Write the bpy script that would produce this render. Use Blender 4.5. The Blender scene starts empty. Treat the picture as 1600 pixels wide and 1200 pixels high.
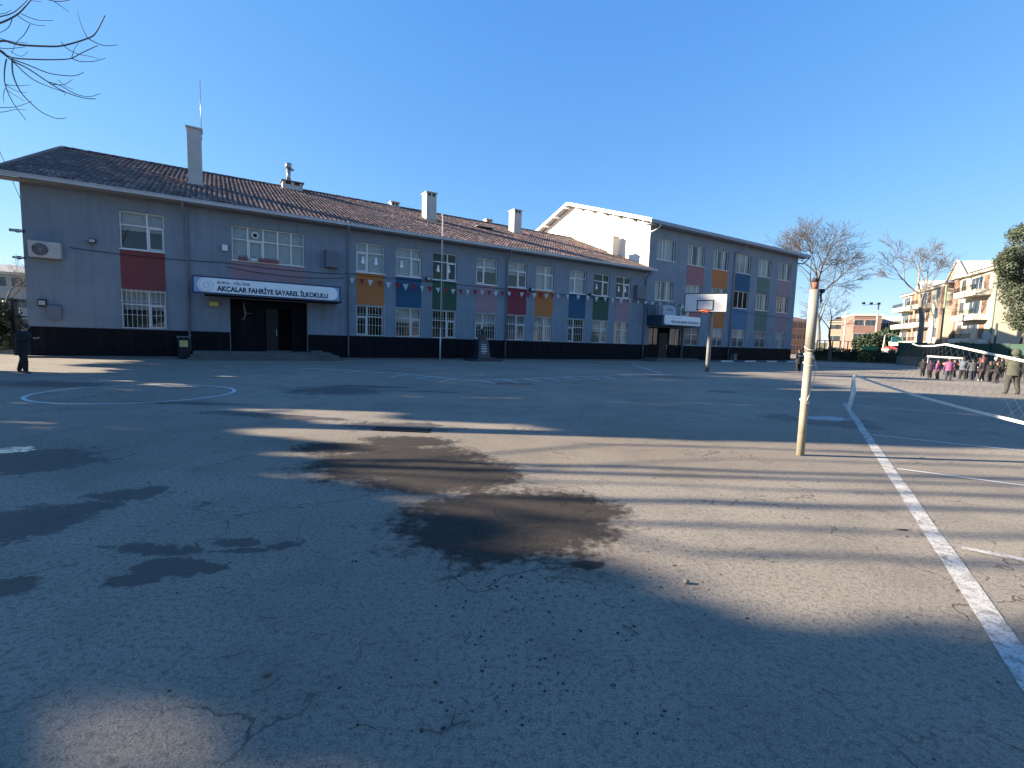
import bpy, math, random
import numpy as np
from mathutils import Vector, Matrix
random.seed(7); rng = np.random.default_rng(7)
PI = math.pi
sc = bpy.context.scene
col = sc.collection
# ------------------------------------------------------------------ camera
F, PIT, ROL, H = 740.0, 0.09252, 0.03106, 1.5
cd = bpy.data.cameras.new("camera"); cam = bpy.data.objects.new("camera", cd); col.objects.link(cam)
cd.sensor_fit = 'HORIZONTAL'; cd.sensor_width = 36; cd.lens = 36 * F / 1600; cd.clip_end = 3000; cd.clip_start = 0.05
c_, s_, cp, sp = math.cos(ROL), math.sin(ROL), math.cos(PIT), math.sin(PIT)
M = Matrix(((c_, -s_, 0, 0), (sp * s_, sp * c_, -cp, 0), (cp * s_, cp * c_, sp, 0), (0, 0, 0, 1)))
M.translation = (0, 0, H)
cam.matrix_world = M
sc.camera = cam
# ------------------------------------------------------------------ sky, sun, exposure
SUN_EL = math.radians(18.5)
w = bpy.data.worlds.new("World"); sc.world = w; w.use_nodes = True
nt = w.node_tree; nt.nodes.clear()
sky = nt.nodes.new('ShaderNodeTexSky'); sky.sky_type = 'NISHITA'; sky.sun_disc = False
sky.sun_elevation = SUN_EL; sky.sun_rotation = math.radians(270)
sky.altitude = 100; sky.air_density = 1.0; sky.dust_density = 0.0; sky.ozone_density = 3.0
# one camera-like colour response applied to the whole sky, the same in every direction
sep = nt.nodes.new('ShaderNodeSeparateColor'); comb = nt.nodes.new('ShaderNodeCombineColor'); nt.links.new(sky.outputs[0], sep.inputs[0])
for i_, (gm, k_) in enumerate(((.93, .325), (.62, .60), (.32, 1.28))):
    pw = nt.nodes.new('ShaderNodeMath'); pw.operation = 'POWER'; pw.inputs[1].default_value = gm; ml = nt.nodes.new('ShaderNodeMath'); ml.operation = 'MULTIPLY'; ml.inputs[1].default_value = k_
    nt.links.new(sep.outputs[i_], pw.inputs[0]); nt.links.new(pw.outputs[0], ml.inputs[0]); nt.links.new(ml.outputs[0], comb.inputs[i_])
bg = nt.nodes.new('ShaderNodeBackground'); bg.inputs[1].default_value = 0.125
wo = nt.nodes.new('ShaderNodeOutputWorld')
nt.links.new(comb.outputs[0], bg.inputs[0]); nt.links.new(bg.outputs[0], wo.inputs[0])
sd = bpy.data.lights.new("sun", 'SUN'); sd.energy = 5.0; sd.angle = math.radians(0.5); sd.color = (1.0, 0.85, 0.66)
so = bpy.data.objects.new("sun", sd); col.objects.link(so)
so.rotation_euler = Vector((-math.cos(SUN_EL), 0, math.sin(SUN_EL))).to_track_quat('Z', 'Y').to_euler()
so.location = (-60, 0, 40)
sc.view_settings.view_transform = 'Standard'; sc.view_settings.look = 'None'
sc.view_settings.gamma = 1.0; sc.view_settings.use_curve_mapping = False
sc.view_settings.exposure = 2.05

# ------------------------------------------------------------------ projection helpers (photo pixel -> point of the place)
def ray(px, py):
    x = (px - 800) / F; y = -(py - 600) / F
    X = c_ * x - s_ * y; Y = s_ * x + c_ * y
    return Vector((X, cp + sp * Y, -sp + cp * Y))
def G(px, py, z=0.0):
    r = ray(px, py); t = (z - H) / r.z
    return Vector((r.x * t, r.y * t, z))
def P(px, py, Y):
    r = ray(px, py); t = Y / r.y
    return Vector((r.x * t, Y, H + r.z * t))
TH = 1.0166
ORG = Vector((-22.577, 22.121, 0)); UD = Vector((math.sin(TH), math.cos(TH), 0)); WD = Vector((-math.cos(TH), math.sin(TH), 0))
RZ = PI / 2 - TH
def FW(u, w_, z): return ORG + UD * u + WD * w_ + Vector((0, 0, z))

# ------------------------------------------------------------------ object helpers
def tag(o, label=None, cat=None, group=None, kind=None):
    if label: o['label'] = label
    if cat: o['category'] = cat
    if group: o['group'] = group
    if kind: o['kind'] = kind
    return o
def empty(name, loc=(0, 0, 0), rz=0.0, label=None, cat=None, group=None):
    o = bpy.data.objects.new(name, None); o.empty_display_size = 0.2
    o.location = loc; o.rotation_euler = (0, 0, rz); col.objects.link(o)
    return tag(o, label, cat, group)
class MB:
    def __init__(s): s.v = []; s.f = []; s.m = []; s.sm = []
    def add(s, vs, fs, mi=0, smooth=False):
        b = len(s.v); s.v += [tuple(v) for v in vs]
        for f in fs: s.f.append(tuple(i + b for i in f)); s.m.append(mi); s.sm.append(smooth)
    def quad(s, a, b, c, d, mi=0): s.add([a, b, c, d], [(0, 1, 2, 3)], mi)
    def box(s, x0, x1, y0, y1, z0, z1, mi=0):
        s.add([(x0, y0, z0), (x1, y0, z0), (x1, y1, z0), (x0, y1, z0), (x0, y0, z1), (x1, y0, z1), (x1, y1, z1), (x0, y1, z1)],
              [(0, 3, 2, 1), (4, 5, 6, 7), (0, 1, 5, 4), (1, 2, 6, 5), (2, 3, 7, 6), (3, 0, 4, 7)], mi)
    def beam(s, a, b, wx, wz, mi=0, up=(0, 0, 1)):
        a = Vector(a); b = Vector(b); d = (b - a).normalized(); up = Vector(up)
        x = d.cross(up); x = x.normalized() if x.length > 1e-4 else Vector((1, 0, 0)); y = x.cross(d)
        vs = []
        for p in (a, b):
            for i, j in ((-1, -1), (1, -1), (1, 1), (-1, 1)): vs.append(p + x * wx / 2 * i + y * wz / 2 * j)
        s.add(vs, [(0, 1, 2, 3), (7, 6, 5, 4), (0, 4, 5, 1), (1, 5, 6, 2), (2, 6, 7, 3), (3, 7, 4, 0)], mi)
    def tube(s, pts, rad, n=6, mi=0, cap=True, smooth=True):
        pts = [Vector(p) for p in pts]; k = len(pts)
        if not hasattr(rad, '__len__'): rad = [rad] * k
        vs = []; ref = None
        for i, p in enumerate(pts):
            d = (pts[min(i + 1, k - 1)] - pts[max(i - 1, 0)])
            d = d.normalized() if d.length > 1e-9 else Vector((0, 0, 1))
            if ref is None or abs(ref.dot(d)) > .97: ref = Vector((0, 0, 1)) if abs(d.z) < .9 else Vector((1, 0, 0))
            x = d.cross(ref).normalized(); y = d.cross(x)
            ref = -y if False else ref
            for j in range(n):
                a = 2 * PI * j / n; vs.append(p + x * math.cos(a) * rad[i] + y * math.sin(a) * rad[i])
        fs = []
        for i in range(k - 1):
            for j in range(n): fs.append((i * n + j, i * n + (j + 1) % n, (i + 1) * n + (j + 1) % n, (i + 1) * n + j))
        s.add(vs, fs, mi, smooth)
        if cap:
            b = len(s.v) - n * k
            s.f.append(tuple(b + j for j in range(n))[::-1]); s.m.append(mi); s.sm.append(False)
            s.f.append(tuple(b + (k - 1) * n + j for j in range(n))); s.m.append(mi); s.sm.append(False)
    def ball(s, c, rx, ry=None, rz=None, n=8, m=6, mi=0):
        ry = ry or rx; rz = rz or rx; c = Vector(c); vs = [c + Vector((0, 0, rz))]
        for i in range(1, m):
            t = PI * i / m
            for j in range(n):
                a = 2 * PI * j / n; vs.append(c + Vector((rx * math.sin(t) * math.cos(a), ry * math.sin(t) * math.sin(a), rz * math.cos(t))))
        vs.append(c - Vector((0, 0, rz))); fs = []
        for j in range(n):
            fs.append((0, 1 + j, 1 + (j + 1) % n)); L = 1 + (m - 2) * n
            fs.append((L + (j + 1) % n, L + j, len(vs) - 1))
            for i in range(m - 2):
                a = 1 + i * n; fs.append((a + j, a + n + j, a + n + (j + 1) % n, a + (j + 1) % n))
        s.add(vs, fs, mi, True)
    def mesh(s, name, mats):
        me = bpy.data.meshes.new(name); me.from_pydata(s.v, [], s.f)
        for m in (mats if isinstance(mats, (list, tuple)) else [mats]): me.materials.append(m)
        me.polygons.foreach_set('material_index', s.m); me.polygons.foreach_set('use_smooth', s.sm); me.update()
        return me
    def build(s, name, mats, parent=None, loc=(0, 0, 0), rz=0.0, **kw):
        o = bpy.data.objects.new(name, s.mesh(name, mats)); o.location = loc; o.rotation_euler = (0, 0, rz)
        col.objects.link(o); o.parent = parent
        return tag(o, **kw)
def link_mesh(name, me, parent=None, loc=(0, 0, 0), rz=0.0, **kw):
    o = bpy.data.objects.new(name, me); o.location = loc; o.rotation_euler = (0, 0, rz); col.objects.link(o); o.parent = parent
    return tag(o, **kw)

# ------------------------------------------------------------------ materials
def mat(name, c, rough=.8, var=.12, scale=4.0, bump=0.0, bscale=60.0, metal=0.0, spec=.5, dirt=None, dscale=.7, tr=0.0, streak=None):
    m = bpy.data.materials.new(name); m.use_nodes = True; t = m.node_tree; N = t.nodes; L = t.links
    b = N['Principled BSDF']; b.inputs['Roughness'].default_value = rough; b.inputs['Metallic'].default_value = metal
    b.inputs['Specular IOR Level'].default_value = spec
    tc = N.new('ShaderNodeTexCoord')
    n = N.new('ShaderNodeTexNoise'); n.inputs['Scale'].default_value = scale; n.inputs['Detail'].default_value = 5
    L.new(tc.outputs['Object'], n.inputs['Vector'])
    r = N.new('ShaderNodeValToRGB'); e = r.color_ramp.elements
    e[0].position = .3; e[1].position = .7
    e[0].color = tuple(x * (1 - var) for x in c) + (1,); e[1].color = tuple(min(1, x * (1 + var)) for x in c) + (1,)
    L.new(n.outputs['Fac'], r.inputs['Fac']); out = r.outputs[0]
    if dirt:
        n2 = N.new('ShaderNodeTexNoise'); n2.inputs['Scale'].default_value = dscale; n2.inputs['Detail'].default_value = 8; n2.inputs['Roughness'].default_value = .65
        L.new(tc.outputs['Object'], n2.inputs['Vector'])
        mr = N.new('ShaderNodeMapRange'); mr.inputs[1].default_value = .5; mr.inputs[2].default_value = .75; mr.inputs[4].default_value = .7
        L.new(n2.outputs['Fac'], mr.inputs[0]); mx = N.new('ShaderNodeMix'); mx.data_type = 'RGBA'
        L.new(mr.outputs[0], mx.inputs[0]); L.new(out, mx.inputs[6]); mx.inputs[7].default_value = tuple(dirt) + (1,); out = mx.outputs[2]
    if streak:
        mp = N.new('ShaderNodeMapping'); mp.inputs['Scale'].default_value = (2.2, 2.2, .16); L.new(tc.outputs['Object'], mp.inputs[0])
        n4 = N.new('ShaderNodeTexNoise'); n4.inputs['Scale'].default_value = 1.6; n4.inputs['Detail'].default_value = 7; n4.inputs['Roughness'].default_value = .7; L.new(mp.outputs[0], n4.inputs['Vector'])
        mr4 = N.new('ShaderNodeMapRange'); mr4.inputs[1].default_value = .50; mr4.inputs[2].default_value = .80; mr4.inputs[4].default_value = .75; L.new(n4.outputs['Fac'], mr4.inputs[0])
        mx4 = N.new('ShaderNodeMix'); mx4.data_type = 'RGBA'; L.new(mr4.outputs[0], mx4.inputs[0]); L.new(out, mx4.inputs[6]); mx4.inputs[7].default_value = tuple(streak) + (1,); out = mx4.outputs[2]
    L.new(out, b.inputs['Base Color'])
    if bump:
        n3 = N.new('ShaderNodeTexNoise'); n3.inputs['Scale'].default_value = bscale; n3.inputs['Detail'].default_value = 4
        L.new(tc.outputs['Object'], n3.inputs['Vector']); bp = N.new('ShaderNodeBump'); bp.inputs['Strength'].default_value = bump; bp.inputs['Distance'].default_value = .02
        L.new(n3.outputs['Fac'], bp.inputs['Height']); L.new(bp.outputs[0], b.inputs['Normal'])
    if tr:
        b.inputs['Transmission Weight'].default_value = tr
    return m
def glassmat(name, c, alpha, rough=.03, ior=1.9):
    m = bpy.data.materials.new(name); m.use_nodes = True; t = m.node_tree; N = t.nodes; L = t.links
    b = N['Principled BSDF']; b.inputs['Roughness'].default_value = rough; b.inputs['IOR'].default_value = ior
    b.inputs['Base Color'].default_value = tuple(c) + (1,); b.inputs['Alpha'].default_value = 1
    tr = N.new('ShaderNodeBsdfTransparent'); mx = N.new('ShaderNodeMixShader'); mx.inputs[0].default_value = alpha
    n = N.new('ShaderNodeTexNoise'); n.inputs['Scale'].default_value = 1.3; tc = N.new('ShaderNodeTexCoord'); L.new(tc.outputs['Object'], n.inputs['Vector'])
    bp = N.new('ShaderNodeBump'); bp.inputs['Strength'].default_value = .05; bp.inputs['Distance'].default_value = .1
    L.new(n.outputs['Fac'], bp.inputs['Height']); L.new(bp.outputs[0], b.inputs['Normal'])
    L.new(tr.outputs[0], mx.inputs[1]); L.new(b.outputs[0], mx.inputs[2]); L.new(mx.outputs[0], N['Material Output'].inputs[0])
    return m
def leafmat(name, c1, c2, rough=.6):
    m = mat(name, c1, rough, .4, 1.2, spec=.3); r = [n for n in m.node_tree.nodes if n.type == 'VALTORGB'][0]
    r.color_ramp.elements[0].color = tuple(c1) + (1,); r.color_ramp.elements[1].color = tuple(c2) + (1,); return m

WALL = mat('grey_render', (.182, .218, .262), .85, .09, .8, bump=.15, bscale=90, dirt=(.148, .180, .220), dscale=.35, streak=(.11, .13, .155))
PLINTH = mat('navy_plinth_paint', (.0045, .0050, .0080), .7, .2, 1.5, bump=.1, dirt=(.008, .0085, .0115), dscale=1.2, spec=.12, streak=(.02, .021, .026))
WHITEWALL = mat('white_render', (.80, .78, .74), .85, .04, .7)
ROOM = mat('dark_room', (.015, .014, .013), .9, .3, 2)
UPVC = mat('white_window_plastic', (.66, .67, .66), .4, .05, 3)
GLASS = glassmat('window_glass', (.03, .045, .055), .45)
GLASS2 = glassmat('dark_window_glass', (.006, .007, .008), .7, ior=1.5)
CURT = mat('pale_curtain', (.72, .75, .74), .9, .1, 6)
CURT2 = mat('grey_curtain', (.20, .20, .21), .9, .2, 6)
COLS = {'red': (.13, .032, .032), 'mauve': (.215, .145, .165), 'orange': (.33, .112, .030), 'blue': (.012, .060, .115), 'green': (.022, .060, .038), 'crimson': (.15, .020, .034)}
PAN = {k: mat('painted_panel_' + k, tuple(min(.6, 1.25 * q_) for q_ in v), .8, .06, .8, bump=.1, bscale=80) for k, v in COLS.items()}
PAN['pred'] = mat('painted_panel_pink', (.27, .12, .13), .8, .06, .8)
PAN['lblue'] = mat('painted_panel_light_blue', (.07, .145, .25), .8, .06, .8)
PAN['lgreen'] = mat('painted_panel_sage', (.10, .145, .125), .8, .06, .8)
FASCIA = mat('pale_gutter_metal', (.40, .42, .44), .5, .08, 2)
PIPE = mat('grey_pipe', (.165, .18, .215), .5, .1, 2)
CONC = mat('weathered_concrete', (.11, .105, .10), .9, .15, 3, bump=.3, dirt=(.05, .048, .045))
CHIM = mat('chimney_render', (.42, .405, .385), .85, .06, 2, dirt=(.32, .31, .29))
DARKM = mat('dark_metal', (.012, .013, .016), .55, .2, 3, spec=.25)
GALV = mat('galvanised_metal', (.32, .33, .34), .38, .12, 5, metal=.6)
WPAINT = mat('white_painted_metal', (.50, .50, .49), .4, .05, 3)
ACW = mat('ac_casing', (.42, .415, .40), .5, .05, 3)
BARK = mat('grey_bark', (.10, .085, .07), .95, .3, 5, bump=.5, bscale=20)
BARKP = mat('pale_bark', (.20, .175, .145), .95, .3, 3, bump=.4, bscale=20)
TWIG = mat('twig_bark', (.095, .078, .070), .9, .3, 5)
SIGNW = mat('sign_white', (.74, .78, .80), .35, .02, 1)
SIGNB = mat('sign_light_blue', (.20, .34, .50), .35, .02, 1)
NAVY = mat('sign_navy', (.02, .035, .09), .4, .1, 2)
INK = mat('sign_ink', (.015, .02, .05), .5, .05, 2)
GOLD = mat("emblem_grey", (.55, .59, .64), .4, .1, 8)
LEAF = leafmat('evergreen_needles', (.022, .045, .018), (.06, .10, .035))
LEAFP = leafmat('grey_green_foliage', (.035, .05, .03), (.085, .10, .065))  # grey-green needle colour of the pine at the right edge
HEDGE = leafmat('hedge_leaves', (.015, .03, .018), (.04, .065, .03))
BUSH = leafmat('bush_leaves', (.06, .09, .025), (.17, .20, .06))

# ------------------------------------------------------------------ ground
def ground_material():
    m = bpy.data.materials.new('yard_asphalt'); m.use_nodes = True; t = m.node_tree; N = t.nodes; L = t.links
    b = N['Principled BSDF']; tc = N.new('ShaderNodeTexCoord'); O = tc.outputs['Object']
    def noise(sc_, d=6, r=.6, dist=0):
        n = N.new('ShaderNodeTexNoise'); n.inputs['Scale'].default_value = sc_; n.inputs['Detail'].default_value = d; n.inputs['Roughness'].default_value = r
        n.inputs['Distortion'].default_value = dist; L.new(O, n.inputs['Vector']); return n.outputs['Fac']
    def ramp(x, a, b_, c0=0., c1=1.):
        r = N.new('ShaderNodeMapRange'); r.interpolation_type = 'SMOOTHSTEP'
        for i, v in zip((1, 2, 3, 4), (a, b_, c0, c1)): r.inputs[i].default_value = v
        L.new(x, r.inputs[0]); return r.outputs[0]
    def math_(op, x, y):
        n = N.new('ShaderNodeMath'); n.operation = op
        for i, v in enumerate((x, y)):
            if isinstance(v, (int, float)): n.inputs[i].default_value = v
            else: L.new(v, n.inputs[i])
        return n.outputs[0]
    def mix(f, a, c):
        n = N.new('ShaderNodeMix'); n.data_type = 'RGBA'
        if isinstance(f, (int, float)): n.inputs[0].default_value = f
        else: L.new(f, n.inputs[0])
        for i, v in ((6, a), (7, c)):
            if isinstance(v, tuple): n.inputs[i].default_value = v + (1,)
            else: L.new(v, n.inputs[i])
        return n.outputs[2]
    nd = noise(2.6, 7, .62); nd2 = noise(14, 5, .6)
    wob = math_('ADD', math_('MULTIPLY', math_('SUBTRACT', nd, .5), 2.6), math_('MULTIPLY', math_('SUBTRACT', nd2, .5), 1.7))
    wob_s = math_('ADD', math_('MULTIPLY', math_('SUBTRACT', nd, .5), 1.3), math_('MULTIPLY', math_('SUBTRACT', nd2, .5), .9))
    def blobs(lst, soft=.35, wb=None):
        wb = wb or wob
        acc = None
        for px, py, rx, ry, rot in lst:
            g = G(px, py)
            mp = N.new('ShaderNodeMapping'); mp.vector_type = 'TEXTURE'
            mp.inputs['Location'].default_value = (g.x, g.y, 0); mp.inputs['Rotation'].default_value = (0, 0, rot); mp.inputs['Scale'].default_value = (rx, ry, 1)
            L.new(O, mp.inputs['Vector'])
            ln = N.new('ShaderNodeVectorMath'); ln.operation = 'LENGTH'; L.new(mp.outputs[0], ln.inputs[0])
            v = ramp(math_('ADD', ln.outputs['Value'], wb), 1 + soft, 1 - soft)
            acc = v if acc is None else math_('MAXIMUM', acc, v)
        return acc
    big = noise(.22, 4, .5); mid = noise(1.3, 6, .65); fine = noise(30, 4, .75); grit = noise(110, 3, .8)
    c = mix(ramp(big, .35, .65), (.236, .203, .162), (.300, .262, .209))
    c = mix(ramp(mid, .42, .75, 0, .6), c, (.145, .128, .106))
    c = mix(ramp(fine, .46, .66, 0, .75), c, (.095, .086, .072))
    c = mix(ramp(grit, .55, .68, 0, .85), c, (.42, .38, .32))
    c = mix(ramp(grit, .45, .33, 0, .9), c, (.055, .05, .043))
    # cracks
    vo = N.new('ShaderNodeTexVoronoi'); vo.feature = 'DISTANCE_TO_EDGE'; vo.inputs['Scale'].default_value = .55
    wv = N.new('ShaderNodeVectorMath'); wv.operation = 'ADD'; nn = N.new('ShaderNodeTexNoise'); nn.inputs['Scale'].default_value = 2.2; nn.inputs['Detail'].default_value = 6
    L.new(O, nn.inputs['Vector']); L.new(O, wv.inputs[0]); L.new(nn.outputs['Color'], wv.inputs[1]); L.new(wv.outputs[0], vo.inputs['Vector'])
    crk = math_('MULTIPLY', ramp(vo.outputs['Distance'], .007, .002), ramp(noise(.6, 3), .44, .56))
    c = mix(math_('MULTIPLY', crk, .6), c, (.022, .02, .019))
    dust = blobs([(900, 700, 2.6, 1.2, 0), (560, 700, 1.3, 1.0, 0), (1080, 740, .7, .35, 0), (930, 880, .35, .25, 0)], .7)
    c = mix(math_('MULTIPLY', dust, .35), c, (.125, .088, .055))
    soil = blobs([(630, 722, 1.10, .95, 0), (700, 745, .9, .6, .3), (790, 815, .92, .78, 0), (870, 795, .62, .5, 0), (540, 700, .7, .3, 0), (640, 690, .7, .35, 0), (760, 840, .6, .36, 0), (915, 882, .12, .06, 0)], .24, wob_s)
    soilc = mix(ramp(noise(9, 5, .7), .4, .68), (.008, .006, .005), (.024, .0155, .010))
    soilc = mix(ramp(grit, .56, .66, 0, .35), soilc, (.12, .09, .065))
    c = mix(math_('MULTIPLY', soil, .93), c, soilc)
    wet = blobs([(205, 773, .30, .22, .2), (140, 792, .25, .16, .2), (40, 720, .75, .60, 0), (20, 820, .45, .35, .2), (80, 800, .3, .2, .2), (262, 888, .28, .13, .1), (205, 905, .2, .08, .1), (235, 858, .26, .09, -.1), (375, 848, .16, .07, 0), (440, 852, .13, .11, .6), (395, 860, .2, .05, .2),
                 (525, 610, 1.25, .95, 0), (580, 604, 1.2, .30, 0), (295, 630, 1.1, .22, 0), (430, 650, 1.5, .22, -.15), (670, 612, 1.0, .18, 0), (800, 600, .8, .45, 0), (1130, 612, .45, .4, 0), (1045, 589, 1.2, .45, 0),
                 (1285, 656, 1.1, .75, 0), (1330, 665, .6, .4, 0), (60, 600, 1.6, .7, 0), (1340, 575, 4, 2.2, 0), (1380, 583, 1.4, .7, 0), (620, 667, .9, .4, 0), (0, 920, .2, .12, 0)], .16)
    c = mix(math_('MULTIPLY', wet, .80), c, (.040, .036, .033))
    pud = blobs([(10, 703, .33, .20, 0)], .18)
    pale_spots = blobs([(1287, 653, .52, .33, 0), (1312, 579, .8, .35, 0)], .25)  # pale grey patches mixed over the asphalt
    c = mix(pud, c, (.01, .011, .012)); c = mix(math_('MULTIPLY', pale_spots, .8), c, (.34, .36, .38))
    L.new(c, b.inputs['Base Color'])
    ro = math_('SUBTRACT', .88, math_('MULTIPLY', wet, .28)); ro = math_('SUBTRACT', ro, math_('MULTIPLY', pud, .57)); ro = math_('MAXIMUM', ro, .03)
    L.new(ro, b.inputs['Roughness']); b.inputs['Specular IOR Level'].default_value = .35
    h = math_('ADD', math_('MULTIPLY', grit, .5), math_('ADD', math_('MULTIPLY', fine, .6), math_('MULTIPLY', mid, .25)))
    h = math_('SUBTRACT', h, math_('MULTIPLY', crk, .8)); h = math_('MULTIPLY', h, math_('SUBTRACT', 1, pud))
    bp = N.new('ShaderNodeBump'); bp.inputs['Strength'].default_value = .8; bp.inputs['Distance'].default_value = .016
    L.new(h, bp.inputs['Height']); L.new(bp.outputs[0], b.inputs['Normal'])
    return m
ASPH = ground_material()
g = MB(); g.quad((-900, -400, 0), (900, -400, 0), (900, 1200, 0), (-900, 1200, 0)); yard = g.build('ground', ASPH, kind='structure')

def paintmat(name, c, wear):
    m = bpy.data.materials.new(name); m.use_nodes = True; t = m.node_tree; N = t.nodes; L = t.links
    b = N['Principled BSDF']; b.inputs['Base Color'].default_value = c + (1,); b.inputs['Roughness'].default_value = .75
    tc = N.new('ShaderNodeTexCoord'); acc = None
    for s_c, lo, hi in ((9, wear - .12, wear + .1), (90, wear - .14, wear + .08)):
        n = N.new('ShaderNodeTexNoise'); n.inputs['Scale'].default_value = s_c; n.inputs['Detail'].default_value = 6; n.inputs['Roughness'].default_value = .7
        L.new(tc.outputs['Object'], n.inputs['Vector']); r = N.new('ShaderNodeMapRange'); r.inputs[1].default_value = lo; r.inputs[2].default_value = hi; r.inputs[3].default_value = .12
        L.new(n.outputs['Fac'], r.inputs[0]); 
        if acc is None: acc = r.outputs[0]
        else:
            q = N.new('ShaderNodeMath'); q.operation = 'MULTIPLY'; L.new(acc, q.inputs[0]); L.new(r.outputs[0], q.inputs[1]); acc = q.outputs[0]
    tr = N.new('ShaderNodeBsdfTransparent'); mx = N.new('ShaderNodeMixShader'); L.new(acc, mx.inputs[0]); L.new(tr.outputs[0], mx.inputs[1]); L.new(b.outputs[0], mx.inputs[2]); L.new(mx.outputs[0], N['Material Output'].inputs[0])
    return m
PAINT = paintmat('worn_white_line_paint', (.48, .46, .43), .43)
PAINT3 = paintmat('thin_white_line_paint', (.56, .56, .55), .33)
PAINT2 = paintmat('faded_white_line_paint', (.45, .45, .44), .42)
def line(a, b_, wd, m=PAINT, z=.004, jag=0):
    a = Vector(a); b_ = Vector(b_); d = (b_ - a).normalized(); n = Vector((-d.y, d.x, 0)) * wd / 2; L_ = (b_ - a).length
    k = max(1, int(L_ / .4)); mb = MB(); L1 = []; R1 = []
    for i in range(k + 1):
        p = a + d * L_ * i / k; j1 = 1 + random.uniform(-.09, .09); j2 = 1 + random.uniform(-.09, .09)
        L1.append(p + n * j1 + Vector((0, 0, z))); R1.append(p - n * j2 + Vector((0, 0, z)))
    for i in range(k): mb.quad(L1[i], R1[i], R1[i + 1], L1[i + 1])
    return mb.build('painted_line', m, yard)
s0 = G(1320, 630); s1 = G(1600, 1045); sdir = (s1 - s0).normalized(); crs = Vector((-sdir.y, sdir.x, 0)); crs = crs if crs.x > 0 else -crs
line(s0, s1 + sdir * 4, .125)
for (px, py), L_, wd, z in (((1362, 680), 9, .055, .008), ((1402, 733), 9, .055, .008), ((1502, 857), 9, .075, .008), ((1325, 633), 7, .045, .008)):
    a = G(px, py); line(a, a + crs * L_, wd, PAINT3 if wd < .06 else PAINT, z)
line(G(1374, 619), G(1388, 620), .12, PAINT2); line(G(1392, 621), G(1405, 622), .12, PAINT2)
mainl = [(466, 578), (495, 575.5), (564, 579.5), (639, 585), (714, 592.5), (747, 594.8)]
for a, b_ in zip(mainl, mainl[1:]): line(G(*a), G(*b_), .10, PAINT3)
right = [(747, 594.8), (828, 591.7), (893, 589), (1019, 586), (1056, 585.6)]
for a, b_ in zip(right, right[1:]): line(G(*a), G(*b_), .10, PAINT3, .012)
Z4 = lambda x, y: G(450 + x / 2.4615, 560 + y / 2.4615)
for a, b_ in (((180, 45), (125, 50)), ((280, 50), (210, 58)), ((365, 56), (305, 63)), ((465, 63), (395, 72)), ((555, 71), (495, 80)), ((655, 79), (585, 90)),
             ((735, 86), (795, 98)), ((825, 83), (885, 95)), ((910, 80), (970, 90)), ((990, 77), (1045, 87)), ((1065, 74), (1120, 84)), ((1140, 72), (1200, 82)), ((1210, 71), (1260, 80)), ((1275, 69), (1325, 76)), ((1345, 67), (1385, 74)), ((1325, 25), (1440, 60))):
    line(Z4(*a), Z4(*b_), .10, PAINT3, .016)
mb = MB(); n = 72
for i in range(n):
    a0, a1 = 2 * PI * i / n, 2 * PI * (i + 1) / n; pr = []
    for a in (a0, a1):
        for r in (1.87, 1.945): pr.append((-8.7 + r * math.cos(a), 11.0 + r * math.sin(a), .004))
    mb.quad(pr[0], pr[1], pr[3], pr[2])
mb.build('painted_circle', PAINT3, yard)
# drain grate: frame and bars over a dark slot
gc = G(628, 672.5); SOIL = mat('dark_slot', (.008, .008, .009), .9, .2)
mb = MB(); mb.box(-.46, .46, -.11, .11, .003, .010, 1)
for i in range(27): mb.box(-.44 + i * .033, -.425 + i * .033, -.10, .10, .010, .018, 0)
mb.box(-.46, .46, .10, .12, .010, .02, 0); mb.box(-.46, .46, -.12, -.10, .010, .02, 0)
mb.build('drain_grate', [DARKM, SOIL], loc=gc, rz=-.05, label='long rusty drain grate set in the asphalt beside the brown stain', cat='drain grate')
# litter: grit, leaves, twig bits that nobody could count
mb = MB(); LIT = mat('dead_leaf_litter', (.045, .03, .02), .9, .5, 20)
for i in range(1500):
    if i < 700: x, y = random.uniform(-4, 4), random.uniform(1.3, 7)
    else:
        p_ = G(random.gauss(850, 130), random.gauss(905, 45) if i < 1200 else random.uniform(900, 1150)); x, y = p_.x, p_.y
    s = random.choice((.0015, .002, .003, .006)) * random.uniform(.7, 1.4) * (1 + .12 * y); a = random.uniform(0, 6.28); e = random.uniform(.5, 1.6)
    ux, uy = math.cos(a) * s * e, math.sin(a) * s * e; vx, vy = -math.sin(a) * s, math.cos(a) * s; h = s * random.uniform(.2, .9)
    mb.add([(x - ux, y - uy, .001), (x + vx, y + vy, .002), (x + ux, y + uy, .001), (x - vx, y - vy, .002), (x, y, h)], [(0, 3, 4), (3, 2, 4), (2, 1, 4), (1, 0, 4)])
for i in range(150):
    x, y = random.uniform(-3.5, 4), random.uniform(1.3, 6.5); a = random.uniform(0, 6.28); l = random.uniform(.015, .06)
    p_ = [(x, y, .004), (x + l * math.cos(a), y + l * math.sin(a), .008), (x + 2 * l * math.cos(a + .4), y + 2 * l * math.sin(a + .4), .004)]
    mb.tube(p_, .0014, 3)
mb.build('leaf_litter', LIT, kind='stuff', label='scattered dark leaf crumbs and grit on the asphalt', cat='litter')
def twig(pts, r, label):
    p_ = [G(*q) for q in pts]; mb = MB(); mb.tube([(q.x, q.y, .006 + .006 * (i % 2)) for i, q in enumerate(p_)], r, 4)
    c = p_[0]; mb.v = [(a - c.x, b_ - c.y, z) for a, b_, z in mb.v]
    mb.build('twig', BARK, loc=c, label=label, cat='twig')
twig([(972, 978), (985, 985), (997, 993)], .004, 'short dark straight twig on the shaded asphalt right of centre')
twig([(655, 1140), (690, 1150), (705, 1135), (712, 1112), (706, 1135), (735, 1130)], .003, 'thin curved twig with upright spur lying near the bottom edge')
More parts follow.
